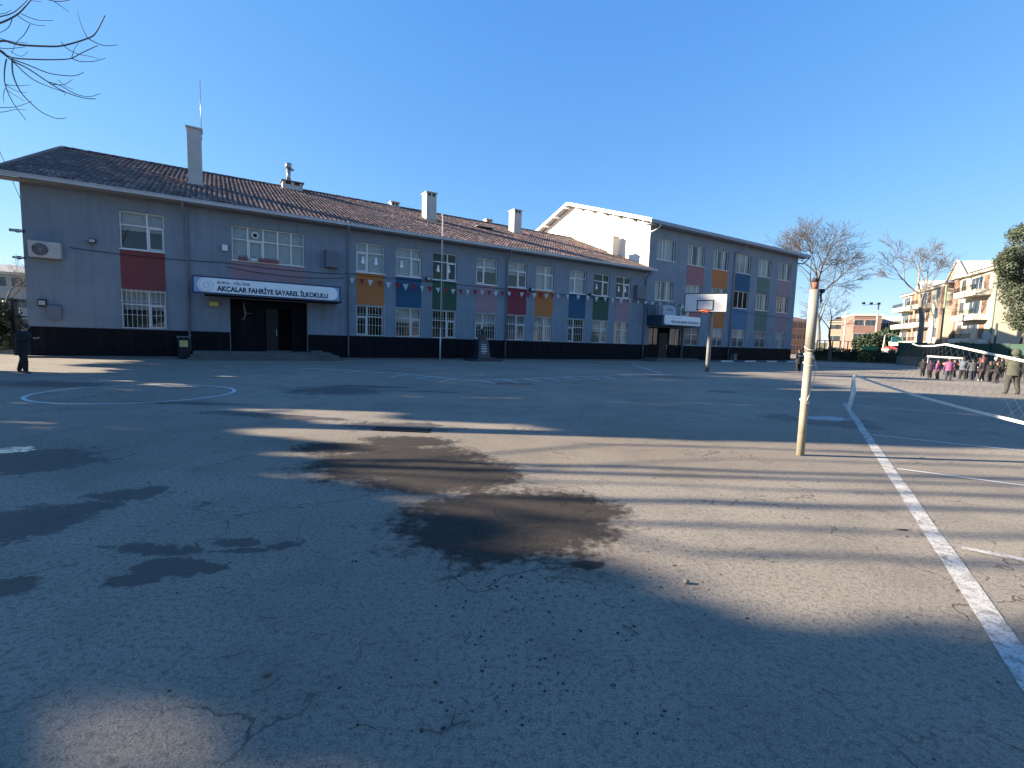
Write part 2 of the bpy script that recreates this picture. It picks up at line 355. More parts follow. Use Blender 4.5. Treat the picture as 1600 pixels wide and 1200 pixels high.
twig([(1395, 827), (1402, 829), (1418, 829)], .006, 'brown stick on the sunlit asphalt beside the thick white line')
mb = MB(); mb.ball((0, 0, .014), .02, .016, .014, 7, 5); STONE = mat('pale_stone', (.15, .14, .125), .9, .2, 20)
mb.build('pebble', STONE, loc=G(417, 1055), label='pale round pebble on shaded asphalt at the bottom left', cat='pebble')
mb.build('pebble', STONE, loc=G(1072, 912), label='pale pebble with a shadow at the edge of the sunlit asphalt', cat='pebble')

# ------------------------------------------------------------------ window builder (building frame: x along facade, y back, z up)
mesh_cache = {}
def window(par, u0, u1, z0, z1, cols=(.4,), trans=.33, grille=False, curtain=0, dark=False, figs=0, base_w=0.0, off=0.0, panes=True, casement=None):
    W, Hh = u1 - u0, z1 - z0; key = (round(W, 1), round(Hh, 1), cols, trans, casement, curtain in (0, 4))
    if key not in mesh_cache:
        W_, H_ = round(W, 1), round(Hh, 1); mb = MB(); t = .055
        xs = [0] + [c * W_ for c in cols] + [W_]; zs = [0, H_ * (1 - trans), H_] if trans else [0, H_]
        mb.box(0, W_, 0, .07, 0, t); mb.box(0, W_, 0, .07, H_ - t, H_); mb.box(0, t, 0, .07, t, H_ - t); mb.box(W_ - t, W_, 0, .07, t, H_ - t)
        for x in xs[1:-1]: mb.box(x - t / 2 - .008, x + t / 2 + .008, -.003, .066, t + .001, H_ - t - .001)
        if trans: mb.box(t + .001, W_ - t - .001, -.006, .06, zs[1] - t / 2, zs[1] + t / 2)
        if casement is not None:
            a, b_ = xs[casement] + t * .9, xs[casement + 1] - t * .9; c0, c1 = t * 1.2, zs[1] - t * .8; q = .05
            mb.box(a, b_, -.02, .05, c0, c0 + q); mb.box(a, b_, -.02, .05, c1 - q, c1); mb.box(a, a + q, -.02, .05, c0 + q, c1 - q); mb.box(b_ - q, b_, -.02, .05, c0 + q, c1 - q)
        fm = mb.mesh('window_frame', UPVC); pm = []
        for i in range(len(xs) - 1):
            for j in range(len(zs) - 1):
                q = MB(); q.quad((xs[i] + .03, .035, zs[j] + .03), (xs[i + 1] - .03, .035, zs[j] + .03), (xs[i + 1] - .03, .035, zs[j + 1] - .03), (xs[i] + .03, .035, zs[j + 1] - .03)); pm.append(q.mesh('pane', GLASS2 if curtain in (0, 4) else GLASS))
        mesh_cache[key] = (fm, pm)
    fm, pm = mesh_cache[key]
    o = link_mesh('window', fm, par, (u0, base_w + .12, z0))
    sx = W / round(W, 1); sz = Hh / round(Hh, 1); o.scale = (sx, 1, sz)
    if panes:
        for p_ in pm: link_mesh('pane', p_, o, (0, 0, 0))
    if curtain:
        k = 14; m = CURT if curtain < 3 or curtain == 5 else CURT2
        hi = Hh; lo = 0 if curtain in (1, 3, 5) else Hh * .5
        for a, b_ in ([(0, W)] if curtain < 4 else [(W * .05, W * .55)] if curtain == 4 else [(0, W * .34), (W * .66, W)]):
            q = MB()
            for i in range(k):
                xa, xb = a + (b_ - a) * i / k, a + (b_ - a) * (i + 1) / k; ya, yb = (.175, .2) if i % 2 else (.2, .175)
                q.quad((xa, ya, lo), (xb, yb, lo), (xb, yb, hi), (xa, ya, hi))
            q.build('curtain', m, o)
    for i in range(figs):
        q = MB(); xx = W * (.25 + .45 * i)
        for zz, rr in ((.28, .12), (.45, .085), (.58, .06)): q.tube([(xx, .005, Hh * .2 + zz), (xx, .012, Hh * .2 + zz)], rr, 10, smooth=False)
        q.build('paper_figure', SIGNW, o)
    if grille:
        q = MB(); k = int(W / .19)
        for i in range(k + 1):
            x = .03 + (W - .06) * i / k; q.box(x - .009, x + .009, -.17, -.152, -.02, Hh + .06)
        for z in (.03, Hh * .36, Hh * .72, Hh): q.box(-.04, W + .04, -.150, -.135, z - .011, z + .011)
        q.build('bar_grille', WPAINT, o)
    q = MB(); q.box(-.04, W + .04, -.18, 0, -.05, 0); q.build('sill', UPVC if not grille else CONC, o)
    return o
def wall_mesh(U0, U1, Z0, Z1, opens, depth=.2, y=0.0):
    mb = MB(); us = sorted({U0, U1} | {a for o in opens for a in (o[0], o[1])}); zs = sorted({Z0, Z1} | {a for o in opens for a in (o[2], o[3])})
    for i in range(len(us) - 1):
        for j in range(len(zs) - 1):
            cu, cz = (us[i] + us[i + 1]) / 2, (zs[j] + zs[j + 1]) / 2
            if any(o[0] < cu < o[1] and o[2] < cz < o[3] for o in opens): continue
            mb.quad((us[i], y, zs[j]), (us[i + 1], y, zs[j]), (us[i + 1], y, zs[j + 1]), (us[i], y, zs[j + 1]))
    for a, b_, c, d in opens:
        mb.quad((a, y, c), (a, y, d), (a, y + depth, d), (a, y + depth, c)); mb.quad((b_, y, c), (b_, y + depth, c), (b_, y + depth, d), (b_, y, d))
        mb.quad((a, y, d), (b_, y, d), (b_, y + depth, d), (a, y + depth, d)); mb.quad((a, y, c), (a, y + depth, c), (b_, y + depth, c), (b_, y, c))
    return mb

# ------------------------------------------------------------------ main school building
SB = empty('school_building', ORG, RZ, 'long two-storey grey school with tiled roof, coloured panels and dark plinth', 'building')
UE = 40.6; W0 = 22.4; ZE = 8.15
upx = [(14.9, 16.65), (17.42, 19.17), (19.97, 21.75), (23.28, 25.02), (25.84, 27.6), (28.39, 30.13), (31.72, 33.48), (34.28, 36.03), (36.8, 38.53)]
ZU = (5.44, 7.27); ZL = (1.49, 3.38)
opens = [(a, b_, *ZU) for a, b_ in upx] + [(a, b_, *ZL) for a, b_ in upx] + [(3.47, 5.26, 5.44, 7.29), (3.42, 5.23, 1.49, 3.40), (8.25, 11.92, 5.42, 7.28), (8.1, 12.05, .42, 3.32)]
wm = wall_mesh(0, UE - .01, 0, ZE, opens)
wm.quad((0, 0, 0), (0, 0, ZE), (0, W0, ZE), (0, W0, 0)); wm.add([(0, 0, ZE), (0, 11.2, 12.55), (0, W0, ZE)], [(0, 1, 2)])
wm.quad((0, W0, 0), (0, W0, ZE), (UE, W0, ZE), (UE, W0, 0))
wm.build('wall', WALL, SB)
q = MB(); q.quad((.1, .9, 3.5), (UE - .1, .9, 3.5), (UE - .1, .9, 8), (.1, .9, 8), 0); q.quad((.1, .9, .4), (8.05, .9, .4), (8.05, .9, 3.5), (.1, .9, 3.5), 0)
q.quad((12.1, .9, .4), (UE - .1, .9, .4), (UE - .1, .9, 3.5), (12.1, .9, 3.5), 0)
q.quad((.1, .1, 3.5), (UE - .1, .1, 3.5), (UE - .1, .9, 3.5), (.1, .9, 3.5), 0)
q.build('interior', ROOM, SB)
pl = MB()
for a, b_ in ((-.03, 8.06), (12.09, UE)): pl.box(a, b_, -.035, -.002, 0, 1.45)
pl.box(-.035, -.002, -.002, W0, 0, 1.45)
pl.build('plinth', PLINTH, SB)
q = MB(); q.box(-.05, 6.2, -.55, -.04, 0, .09); q.box(13.4, UE, -.5, -.04, 0, .09); q.build('kerb_strip', CONC, SB)
pn = ['orange', 'blue', 'green', 'mauve', 'crimson', 'orange', 'blue', 'green', 'mauve']
def panel(par, a, b_, z0, z1, c): q = MB(); q.box(a, b_, -.012, -.002, z0, z1); q.build('painted_panel', PAN[c], par)
for (a, b_), c in zip(upx, pn): panel(SB, a, b_, ZL[1] + .05, ZU[0] - .06, c)
panel(SB, 3.45, 5.25, 3.45, 5.38, 'red'); panel(SB, 8.2, 11.98, 3.36, 5.36, 'mauve')
cu = [1, 1, 0, 2, 2, 1, 1, 0, 0]; cs = [(.4,), (.6,), (.62,), (.38,), (.56,), (.56,), (.36,), (.6,), (.58,)]; fg = [2, 1, 2, 0, 0, 0, 0, 1, 2]
for i, (a, b_) in enumerate(upx): window(SB, a, b_, *ZU, cols=cs[i], curtain=cu[i], figs=fg[i], casement=0 if i == 0 else (1 if cs[i][0] > .5 else 0))
cl = [4, 2, 0, 2, 3, 5, 0, 2, 5]
for i, (a, b_) in enumerate(upx): window(SB, a, b_, *ZL, cols=cs[i], grille=True, curtain=cl[i], trans=.36, casement=0 if i == 0 else (1 if cs[i][0] > .5 else 0))
window(SB, 3.47, 5.26, 5.44, 7.29, cols=(.61,), trans=.36, casement=1, curtain=2); window(SB, 3.42, 5.23, 1.49, 3.40, cols=(.61,), trans=.36, grille=True, curtain=2, casement=1)  # upper window's half curtain is added in place of a pale sky reflection
wb = window(SB, 8.25, 11.92, 5.42, 7.28, cols=(.21, .42, .62, .81), trans=.38, curtain=1, casement=1)
q = MB(); q.tube([(1.15, -.03, 1.5), (1.15, .02, 1.5)], .19, 14, smooth=False); q.tube([(1.15, -.05, 1.5), (1.15, -.032, 1.5)], .11, 12, mi=1, smooth=False); q.build('round_vent', [UPVC, DARKM], wb)
# recessed entrance
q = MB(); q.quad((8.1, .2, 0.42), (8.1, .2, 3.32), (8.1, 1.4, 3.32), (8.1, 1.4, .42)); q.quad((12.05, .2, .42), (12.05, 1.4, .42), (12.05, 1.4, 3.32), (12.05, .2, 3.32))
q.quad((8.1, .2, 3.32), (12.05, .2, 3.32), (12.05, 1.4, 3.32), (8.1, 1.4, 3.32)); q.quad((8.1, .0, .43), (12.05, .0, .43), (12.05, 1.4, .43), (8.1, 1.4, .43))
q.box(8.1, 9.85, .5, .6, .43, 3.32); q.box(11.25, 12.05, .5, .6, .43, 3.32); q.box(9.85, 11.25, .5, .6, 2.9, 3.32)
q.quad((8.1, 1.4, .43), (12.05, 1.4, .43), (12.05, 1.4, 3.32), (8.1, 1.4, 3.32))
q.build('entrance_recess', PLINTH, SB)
q = MB(); q.box(9.9, 10.52, .52, .57, .45, 2.88); d = q.build('door', DARKM, SB); q = MB(); q.box(10.42, 10.45, .46, .515, 1.3, 1.7); q.build('handle', GALV, d)
q = MB(); q.box(9.9, 11.2, .05, .35, .431, .445); q.build('threshold', GALV, SB)
q = MB(); q.box(6.95, 13.75, -1.35, 0, 3.36, 3.46); q.build('canopy', PLINTH, SB)
# steps
q = MB(); q.box(6.4, 13.1, -1.75, -.04, .001, .42, 0); q.build('platform', CONC, SB)
q = MB(); q.box(6.3, 13.45, -2.1, -1.751, .001, .28, 0); q.box(13.101, 13.45, -1.749, -.04, .001, .28, 0); q.build('step', CONC, SB)
q = MB(); q.box(6.2, 13.7, -2.42, -2.101, .001, .14, 0); q.build('step', CONC, SB)
q = MB(); q.box(12.1, 12.7, -1.2, -.6, .421, .52, 0); q.build('step', CONC, SB)
# roof
KR = (12.75 - ZE) / (11.2 + .7)
TILE = bpy.data.materials.new('clay_roof_tiles'); TILE.use_nodes = True
t = TILE.node_tree; N = t.nodes; L = t.links; b = N['Principled BSDF']; b.inputs['Roughness'].default_value = .75
tc = N.new('ShaderNodeTexCoord'); mp = N.new('ShaderNodeMapping'); mp.inputs['Scale'].default_value = (4.0, 3.03, 0); L.new(tc.outputs['Object'], mp.inputs[0])
fl = N.new('ShaderNodeVectorMath'); fl.operation = 'FLOOR'; L.new(mp.outputs[0], fl.inputs[0]); wn = N.new('ShaderNodeTexWhiteNoise'); wn.noise_dimensions = '2D'; L.new(fl.outputs[0], wn.inputs[0])
rp = N.new('ShaderNodeValToRGB'); rp.color_ramp.elements[0].color = (.055, .032, .028, 1); rp.color_ramp.elements[1].color = (.27, .19, .165, 1); e = rp.color_ramp.elements.new(.6); e.color = (.13, .072, .06, 1)
L.new(wn.outputs['Value'], rp.inputs[0]); n1 = N.new('ShaderNodeTexNoise'); n1.inputs['Scale'].default_value = .5; n1.inputs['Detail'].default_value = 7; L.new(tc.outputs['Object'], n1.inputs['Vector'])
mr = N.new('ShaderNodeMapRange'); mr.inputs[1].default_value = .42; mr.inputs[2].default_value = .62; mr.inputs[4].default_value = .75; L.new(n1.outputs['Fac'], mr.inputs[0])
mx = N.new('ShaderNodeMix'); mx.data_type = 'RGBA'; L.new(mr.outputs[0], mx.inputs[0]); L.new(rp.outputs[0], mx.inputs[6]); mx.inputs[7].default_value = (.06, .052, .05, 1); L.new(mx.outputs[2], b.inputs['Base Color'])
RSHEET = mat('roof_underlay', (.10, .06, .05), .9, .2, 2); SOFF = mat('grey_soffit', (.20, .205, .215), .8, .08, 2)
def zr(w_): return ZE + (w_ + .7) * KR
def roof(par, u0, u1, ze, wr, kr, name='roof', tiles=True):
    def z(w_): return ze + (w_ + .7) * kr
    q = MB(); zt = z(wr); wb_ = 2 * wr + .7
    q.add([(u0, -.7, ze), (u1, -.7, ze), (u1, wr, zt), (u0, wr, zt), (u0, wb_, ze), (u1, wb_, ze)], [(0, 1, 2, 3), (3, 2, 5, 4)], 0)
    q.add([(u0, -.7, ze - .14), (u1, -.7, ze - .14), (u1, wr, zt - .14), (u0, wr, zt - .14), (u0, wb_, ze - .14), (u1, wb_, ze - .14)], [(3, 2, 1, 0), (4, 5, 2, 3)], 1)
    q.add([(u0, -.7, ze), (u0, wr, zt), (u0, wb_, ze), (u0, wb_, ze - .14), (u0, wr, zt - .14), (u0, -.7, ze - .14)], [(0, 5, 4, 1), (1, 4, 3, 2)], 1)
    r = q.build(name, [RSHEET, SOFF], par)
    if tiles:
        L_ = math.hypot(wr + .7, zt - ze); nr = int(L_ / .36); nc = int((u1 - u0) / .25); V = []; Fa = []
        for j in range(nr):
            a = j / nr; b2 = (j + 1.12) / nr
            for i in range(nc):
                x0 = u0 + (u1 - u0) * i / nc; x1 = x0 + (u1 - u0) / nc; dz = random.uniform(0, .012); lift = .05 + dz
                bi = len(V)
                for tt, lf in ((a, lift), (min(b2, 1), .02 + dz)):
                    w_ = -.76 + (wr + .76) * tt; zz = ze + (w_ + .7) * kr
                    V += [(x0, w_, zz + lf - .02), (x0 + (x1 - x0) * .22, w_, zz + lf + .022), (x0 + (x1 - x0) * .5, w_, zz + lf + .036), (x0 + (x1 - x0) * .75, w_, zz + lf + .01), (x1, w_, zz + lf - .02)]
                Fa += [(bi + k, bi + k + 1, bi + k + 6, bi + k + 5) for k in range(4)] + [(bi, bi + 4, bi + 3, bi + 2, bi + 1)]
        me = bpy.data.meshes.new('roof_tile'); me.from_pydata(V, [], Fa); me.materials.append(TILE); me.update()
        link_mesh('roof_tile', me, r, kind='stuff')
        q = MB(); k = int((u1 - u0) / .4)
        for i in range(k):
            x = u0 + (u1 - u0) * i / k; x2 = x + (u1 - u0) / k * 1.08; h = random.uniform(0, .015)
            pr = []
            for xx, s in ((x, 1.0), (x2, .86)):
                for a in range(6):
                    t_ = PI * a / 5; pr.append((xx, wr + math.cos(t_) * .15 * s, zt + .02 + h + math.sin(t_) * .13 * s))
            q.add(pr, [(a, a + 1, a + 7, a + 6) for a in range(5)] + [tuple(range(5, -1, -1))], 0)
        q.build('ridge_tile', TILE, r, kind='stuff')
    return r
RF = roof(SB, -.62, UE - .02, ZE, 11.2, KR)
q = MB(); q.box(-.66, UE + .35, -.86, -.71, ZE - .16, ZE + .0); q.box(-.64, UE + .3, -.89, -.86, ZE - .02, ZE + .015); q.build('gutter', FASCIA, SB)
q = MB(); q.box(-.6, UE - .02, -.70, -.002, ZE - .22, ZE - .165); q.build('soffit', SOFF, SB)
q = MB()
for (a, b_) in (((-.70, -.85, ZE - .05), (-.70, 11.2, zr(11.2) + .05)), ((-.70, 11.2, zr(11.2) + .05), (-.70, 23.1, ZE - .05))): q.beam(a, b_, .05, .22)
q.build('verge_board', SOFF, SB)
for u in (6.1, 14.28, 25.68, 40.22):
    q = MB(); q.tube([(u, -.78, ZE - .12), (u, -.72, ZE - .35), (u + .12, -.2, 7.55), (u + .12, -.11, 7.35), (u + .12, -.11, .15)], .055, 8)
    for z in (6.6, 5.0, 3.0, 1.2): q.tube([(u + .12, -.11, z), (u + .12, -.11, z + .05)], .07, 8)
    q.build('downpipe', PIPE, SB)
def chimney(u, w_, wu, ww, ztop, m=CHIM, cap=True, holes=True, par=SB, zb=None):
    q = MB(); z0 = (zr(w_) - .4) if zb is None else zb
    q.box(u, u + wu, w_, w_ + ww, z0, ztop - .3); 
    if holes:
        for a in (u, u + wu * .42, u + wu * .84): q.box(a, a + wu * .16, w_, w_ + ww, ztop - .3, ztop - .06)
        q.box(u + wu * .16, u + wu * .84, w_ + ww * .4, w_ + ww * .6, ztop - .3, ztop - .06, 1)
    else: q.box(u + .002, u + wu - .002, w_ + .002, w_ + ww - .002, ztop - .3, ztop - .06)
    q.box(u - .07, u + wu + .07, w_ - .07, w_ + ww + .07, ztop - .06, ztop + .02)
    q.box(u - .06, u + wu + .06, w_ - .06, w_ + ww + .06, z0 + .1, zr(w_) + .12 if zb is None else z0 + .2, 0)
    return q.build('chimney', [m, DARKM], par)
ch = chimney(6.18, 4.6, .72, .75, 13.55, holes=False)
q = MB(); q.tube([(6.9, 5.0, 13.2), (6.9, 5.0, 16.5)], .022, 6); q.tube([(6.9, 5.0, 13.0), (6.9, 5.0, 13.6)], .04, 6); q.build('lightning_rod', GALV, ch)
fl_ = MB(); fl_.box(11.9, 13.3, 10.2, 11.0, 12.2, 12.78, 0)
for a in (11.9, 12.5, 13.1): fl_.box(a, a + .2, 10.2, 11.0, 12.78, 13.0, 0)
fl_.box(11.8, 13.4, 10.1, 11.1, 13.0, 13.07, 1); cb = fl_.build('chimney', [CHIM, CONC], SB)
q = MB(); q.tube([(12.35, 10.5, 13.07), (12.35, 10.5, 14.0)], .16, 12); q.tube([(12.35, 10.5, 14.02), (12.35, 10.5, 14.4)], .23, 12); q.tube([(12.35, 10.5, 14.0), (12.7, 10.4, 13.95)], .10, 8); q.build('metal_flue', GALV, cb)
chimney(21.9, 6.3, .85, 1.0, 13.1); chimney(30.7, 7.2, .8, .95, 13.38); chimney(20.5, 11.0, .7, .6, 13.15); chimney(30.2, 11.6, .65, .6, 13.3); 
chimney(39.55, 3.6, .78, .7, 11.6, holes=False)
q = MB(); q.beam((26.5, 6.8, zr(6.8) + .09), (28.2, 6.8, zr(6.8) + .09), 1.0, .03); q.build('roof_patch', GALV, SB)

# ------------------------------------------------------------------ three-storey wing
RB = empty('school_wing', FW(UE, 0, 0), RZ, 'three-storey grey school wing with white gable wall and pastel panels beyond the long building', 'building')
LU = 65.3 - UE; ZR = 12.36
ru = [(41.6, 44.05), (45.85, 48.4), (49.75, 52.2), (53.5, 56.1), (57.5, 59.9), (61.5, 63.95)]
rx = [(a - UE, b_ - UE) for a, b_ in ru]
Z3 = (9.25, 11.15); Z2 = (5.6, 7.37); Z1 = (1.5, 3.3)
low = [(46.17, 48.34), (50.41, 52.31), (53.73, 56.0), (57.89, 60.0), (61.78, 64.1)]
lx = [(a - UE, b_ - UE) for a, b_ in low]
opens = [(a, b_, *Z3) for a, b_ in rx] + [(a, b_, *Z2) for a, b_ in rx] + [(a, b_, *Z1) for a, b_ in lx] + [(.55, 5.35, .15, 3.1)]
wm = wall_mesh(0, LU, 0, ZR, opens); D2 = 22.6
wm.quad((LU, 0, 0), (LU, D2, 0), (LU, D2, ZR), (LU, 0, ZR)); wm.quad((0, D2, 0), (0, D2, ZR), (LU, D2, ZR), (LU, D2, 0)); wm.add([(LU, 0, ZR), (LU, D2, ZR), (LU, 11.3, 16.3)], [(0, 1, 2)])
wm.build('wall', WALL, RB)
q = MB(); q.add([(0, .0, 0), (0, 0, ZR - .1), (0, 11.3, 16.25), (0, D2, ZR - .1), (0, D2, 0)], [(4, 3, 2, 1, 0)]); q.build('gable_wall', WHITEWALL, RB)
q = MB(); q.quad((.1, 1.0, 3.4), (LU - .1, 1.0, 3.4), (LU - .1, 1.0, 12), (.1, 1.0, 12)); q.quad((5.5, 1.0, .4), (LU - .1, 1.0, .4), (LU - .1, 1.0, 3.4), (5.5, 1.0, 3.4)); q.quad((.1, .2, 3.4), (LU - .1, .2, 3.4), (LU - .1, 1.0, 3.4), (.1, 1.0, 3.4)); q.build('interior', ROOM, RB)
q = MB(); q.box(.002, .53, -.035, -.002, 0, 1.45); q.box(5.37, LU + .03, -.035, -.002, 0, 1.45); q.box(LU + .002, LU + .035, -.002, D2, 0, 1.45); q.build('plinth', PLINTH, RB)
KB = []
q = MB(); q.box(7.2, LU, -1.6, -.04, 0, .1); q.build('kerb_strip', CONC, RB)
KW = mat('kerb_white', (.6, .6, .58), .8, .1, 5); KD = mat('kerb_black', (.06, .07, .09), .8, .1, 5)
x = 7.0; i = 0
while x < LU - .3:
    q = MB(); q.box(x, x + 1.95, -1.78, -1.605, 0, .13); q.build('kerb_stone', KW if i % 2 else KD, RB); x += 1.97; i += 1
for (a, b_), c in zip(rx[1:], ['pred', 'orange', 'blue', 'lgreen', 'mauve']): panel(RB, a, b_, Z2[1] + .05, Z3[0] - .06, c)
for (a, b_), c in zip(rx[1:], ['pred', 'orange', 'lblue', 'lgreen', 'mauve']): panel(RB, a, b_, Z1[1] + .08, Z2[0] - .06, c)
for i, (a, b_) in enumerate(rx): window(RB, a, b_, *Z3, cols=(.3, .68) if i else (.33, .5), trans=0, curtain=(1, 5, 5, 1, 1, 5)[i])
for i, (a, b_) in enumerate(rx): window(RB, a, b_, *Z2, cols=(.36, .68), trans=0, curtain=(5, 1, 5, 4, 5, 5)[i])
for i, (a, b_) in enumerate(lx): window(RB, a, b_, *Z1, cols=(.5,), trans=.4, grille=True, curtain=(0, 2, 2, 0, 1)[i])
RF2 = roof(RB, -.75, LU + 1.0, ZR, 11.3, (16.35 - ZR) / 12.0)
q = MB(); q.box(-.85, LU + 1.05, -.88, -.72, ZR - .27, ZR + .02); q.build('gutter', mat('blue_grey_gutter', (.20, .235, .30), .5, .1), RB)
q = MB(); q.box(-.7, LU + 1.0, -.71, -.002, ZR - .34, ZR - .28); q.build('soffit', SOFF, RB)
q = MB(); k2 = (16.35 - ZR) / 12.0
q.beam((-.80, -.85, ZR - .07), (-.80, 11.3, 16.33), .06, .30); q.beam((-.80, 11.3, 16.33), (-.80, 23.4, ZR - .07), .06, .30); q.build('verge_board', WHITEWALL, RB)
q = MB()
for w_ in np.arange(.2, 22.5, 1.9):
    z = ZR + (w_ + .7) * k2 if w_ < 11.3 else ZR + (23.3 - w_) * k2
    q.box(-.76, -.005, w_, w_ + .12, z - .34, z - .16)
q.build('purlin', WHITEWALL, RB, kind='stuff')
q = MB(); q.tube([(.3, -.8, ZR - .15), (.3, -.8, ZR - .5), (.12, -.5, ZR - .75), (-.25, -.25, ZR - .95)], .07, 8); q.build('rainwater_spout', WPAINT, RB)
u = 53.4 - UE
q = MB(); q.tube([(u + .6, -.8, ZR - .15), (u + .6, -.7, ZR - .5), (u + .6, -.12, 11.4), (u + .55, -.12, 11.3), (u - .25, -.12, 11.1), (u - .3, -.12, 10.9), (u - .3, -.12, .1)], .06, 8); q.build('downpipe', PIPE, RB)
q = MB(); q.tube([(LU - .05, .5, ZR - .8), (LU + .8, -.2, ZR - .9), (LU + .9, -.8, ZR - .3)], .07, 8); q.build('downpipe', PIPE, RB)
# second entrance
EX = 0.0
q = MB(); q.box(.2, 5.5, -1.75, -.002, 3.2, 4.12); q.build('canopy', mat('navy_canopy', (.022, .040, .068), .6, .1), RB)
q = MB(); q.quad((.55, 1.0, .15), (5.35, 1.0, .15), (5.35, 1.0, 3.1), (.55, 1.0, 3.1)); q.quad((.55, .2, .15), (.55, .2, 3.1), (.55, 1, 3.1), (.55, 1, .15)); q.quad((.55, .2, 3.1), (5.35, .2, 3.1), (5.35, 1, 3.1), (.55, 1, 3.1)); q.quad((.55, -.1, .16), (5.35, -.1, .16), (5.35, 1, .16), (.55, 1, .16))
q.box(.56, 2.2, .25, .32, .16, 1.5); q.box(3.6, 5.34, .25, .32, .16, 1.5); q.build('entrance_recess', PLINTH, RB)
for a, b_ in ((.75, 2.1), (3.75, 5.3)):
    q = MB(); q.box(a, a + .05, .24, .33, 1.5, 3.05); q.box(b_ - .05, b_, .24, .33, 1.5, 3.05); q.box(a + .05, b_ - .05, .24, .33, 3.0, 3.05); q.box((a + b_) / 2 - .02, (a + b_) / 2 + .02, .25, .32, 1.5, 3.0)
    fr = q.build('side_light', UPVC if a > 3 else DARKM, RB); q = MB(); q.quad((a + .05, .29, 1.5), (b_ - .05, .29, 1.5), (b_ - .05, .29, 3.0), (a + .05, .29, 3.0)); q.build('pane', GLASS, fr)
q = MB(); q.box(2.3, 3.5, .3, .36, .17, 2.6); d = q.build('door', DARKM, RB); q = MB(); q.box(3.3, 3.35, .24, .298, 1.1, 1.5); q.build('handle', GALV, d)
q = MB(); q.box(-.6, 5.9, -2.0, -.04, .001, .14); q.build('step', CONC, RB); q = MB(); q.box(0, 5.6, -1.7, -.05, .141, .28); q.build('step', CONC, RB)
q = MB(); q.box(.1, .16, -.1, -.08, 3.9, 5.0)
for i in range(9): q.box(-.9 + i * .16, -.88 + i * .16, -.75, -.73, 4.12, 5.0)
q.box(-.92, .42, -.76, -.72, 4.98, 5.02); q.build('railing', DARKM, RB)

# ------------------------------------------------------------------ lettering and signs
def text(body, size, m, par, x, y, z, bold=0.0, extrude=.004, name='lettering', width=None):
    cu_ = bpy.data.curves.new(name, 'FONT'); cu_.body = body; cu_.size = size; cu_.extrude = extrude; cu_.offset = bold
    o = bpy.data.objects.new(name, cu_); col.objects.link(o)
    dg = bpy.context.evaluated_depsgraph_get(); me = bpy.data.meshes.new_from_object(o.evaluated_get(dg)); bpy.data.objects.remove(o)
    me.materials.clear(); me.materials.append(m)
    xs = [v.co.x for v in me.vertices]; sx = (width / (max(xs) - min(xs))) if width else 1
    o = bpy.data.objects.new(name, me); col.objects.link(o); o.parent = par; o.location = (x, y, z); o.rotation_euler = (PI / 2, 0, 0); o.scale = (sx, 1, 1)
    return o
def disc(r, n=28, cx=0, cz=0, y=0, mb=None, mi=0, th=.006):
    mb = mb or MB(); mb.tube([(cx, y, cz), (cx, y + th, cz)], r, n, mi, smooth=False); return mb
SG = empty('school_sign', FW(6.42, -1.5, 3.38), RZ, 'long white school name board with blue ends and emblem above the main entrance', 'sign')
q = MB(); q.box(0, 7.25, 0, .14, 0, .90); q.build('frame', NAVY, SG)
q = MB(); q.box(.10, 7.15, -.012, -.002, .09, .82); q.build('face_border', SIGNB, SG)
q = MB(); pts = []
for cx, a0, a1 in ((6.72, -PI / 2, PI / 2), (.58, PI / 2, 3 * PI / 2)):
    for i in range(15):
        a = a0 + (a1 - a0) * i / 14; pts.append((cx + math.cos(a) * .34, -.018, .455 + math.sin(a) * .362))
q.add(pts, [tuple(range(len(pts)))]); q.build('face_panel', SIGNW, SG)
q = disc(.33, cx=.62, cz=.455, y=-.026, mi=0); disc(.27, cx=.62, cz=.455, y=-.030, mb=q, mi=1); disc(.19, cx=.62, cz=.455, y=-.034, mb=q, mi=0); q.box(.55, .69, -.042, -.0342, .36, .5, 1); q.box(.605, .635, -.042, -.0342, .5, .6, 1)
q.build('emblem', [GOLD, SIGNW], SG)
text('AKÇALAR FAHRİYE SAYAREL İLKOKULU', .36, INK, SG, 1.10, -.021, .19, .016, width=5.45)
text('BURSA - NİLÜFER', .19, mat('sign_grey_ink', (.10, .13, .18), .5, .1), SG, 1.10, -.021, .55, 0.004, width=1.5)
S2 = empty('entrance_sign', FW(UE + .45, -1.80, 3.3), RZ, 'white rounded name board on the canopy of the far wing entrance', 'sign')
q = MB(); pts = []
for cx, cz, a0 in ((4.75, .2, -PI / 2), (4.75, .65, 0), (.2, .65, PI / 2), (.2, .2, PI)):
    for i in range(7): a = a0 + PI / 2 * i / 6; pts.append((cx + math.cos(a) * .18, cz + math.sin(a) * .18))
k = len(pts); q.add([(x, 0, z) for x, z in pts] + [(x, .05, z) for x, z in pts], [tuple(range(k))] + [(i, (i + 1) % k, k + (i + 1) % k, k + i) for i in range(k)]); q.build('face_panel', SIGNW, S2)
q = disc(.3, cx=.42, cz=.43, y=-.008); disc(.22, cx=.42, cz=.43, y=-.012, mb=q, mi=1); q.build('emblem', [GOLD, SIGNW], S2)
text('AKÇALAR ŞAHİN ORTAOKULU', .32, INK, S2, .85, -.006, .17, .008, width=3.9); text('BURSA - NİLÜFER', .17, GOLD, S2, .85, -.006, .56, .004, width=1.4)
S3 = empty('arched_sign', FW(UE + .55, -1.5, 4.13), RZ, 'small pale arched board between the two air conditioners on the canopy', 'sign')
pts = [(0, 0), (1.75, 0)] + [(.95 + math.cos(a) * .80, .35 + math.sin(a) * .55) for a in np.linspace(0, PI * .75, 10)] + [(.05, .8)]
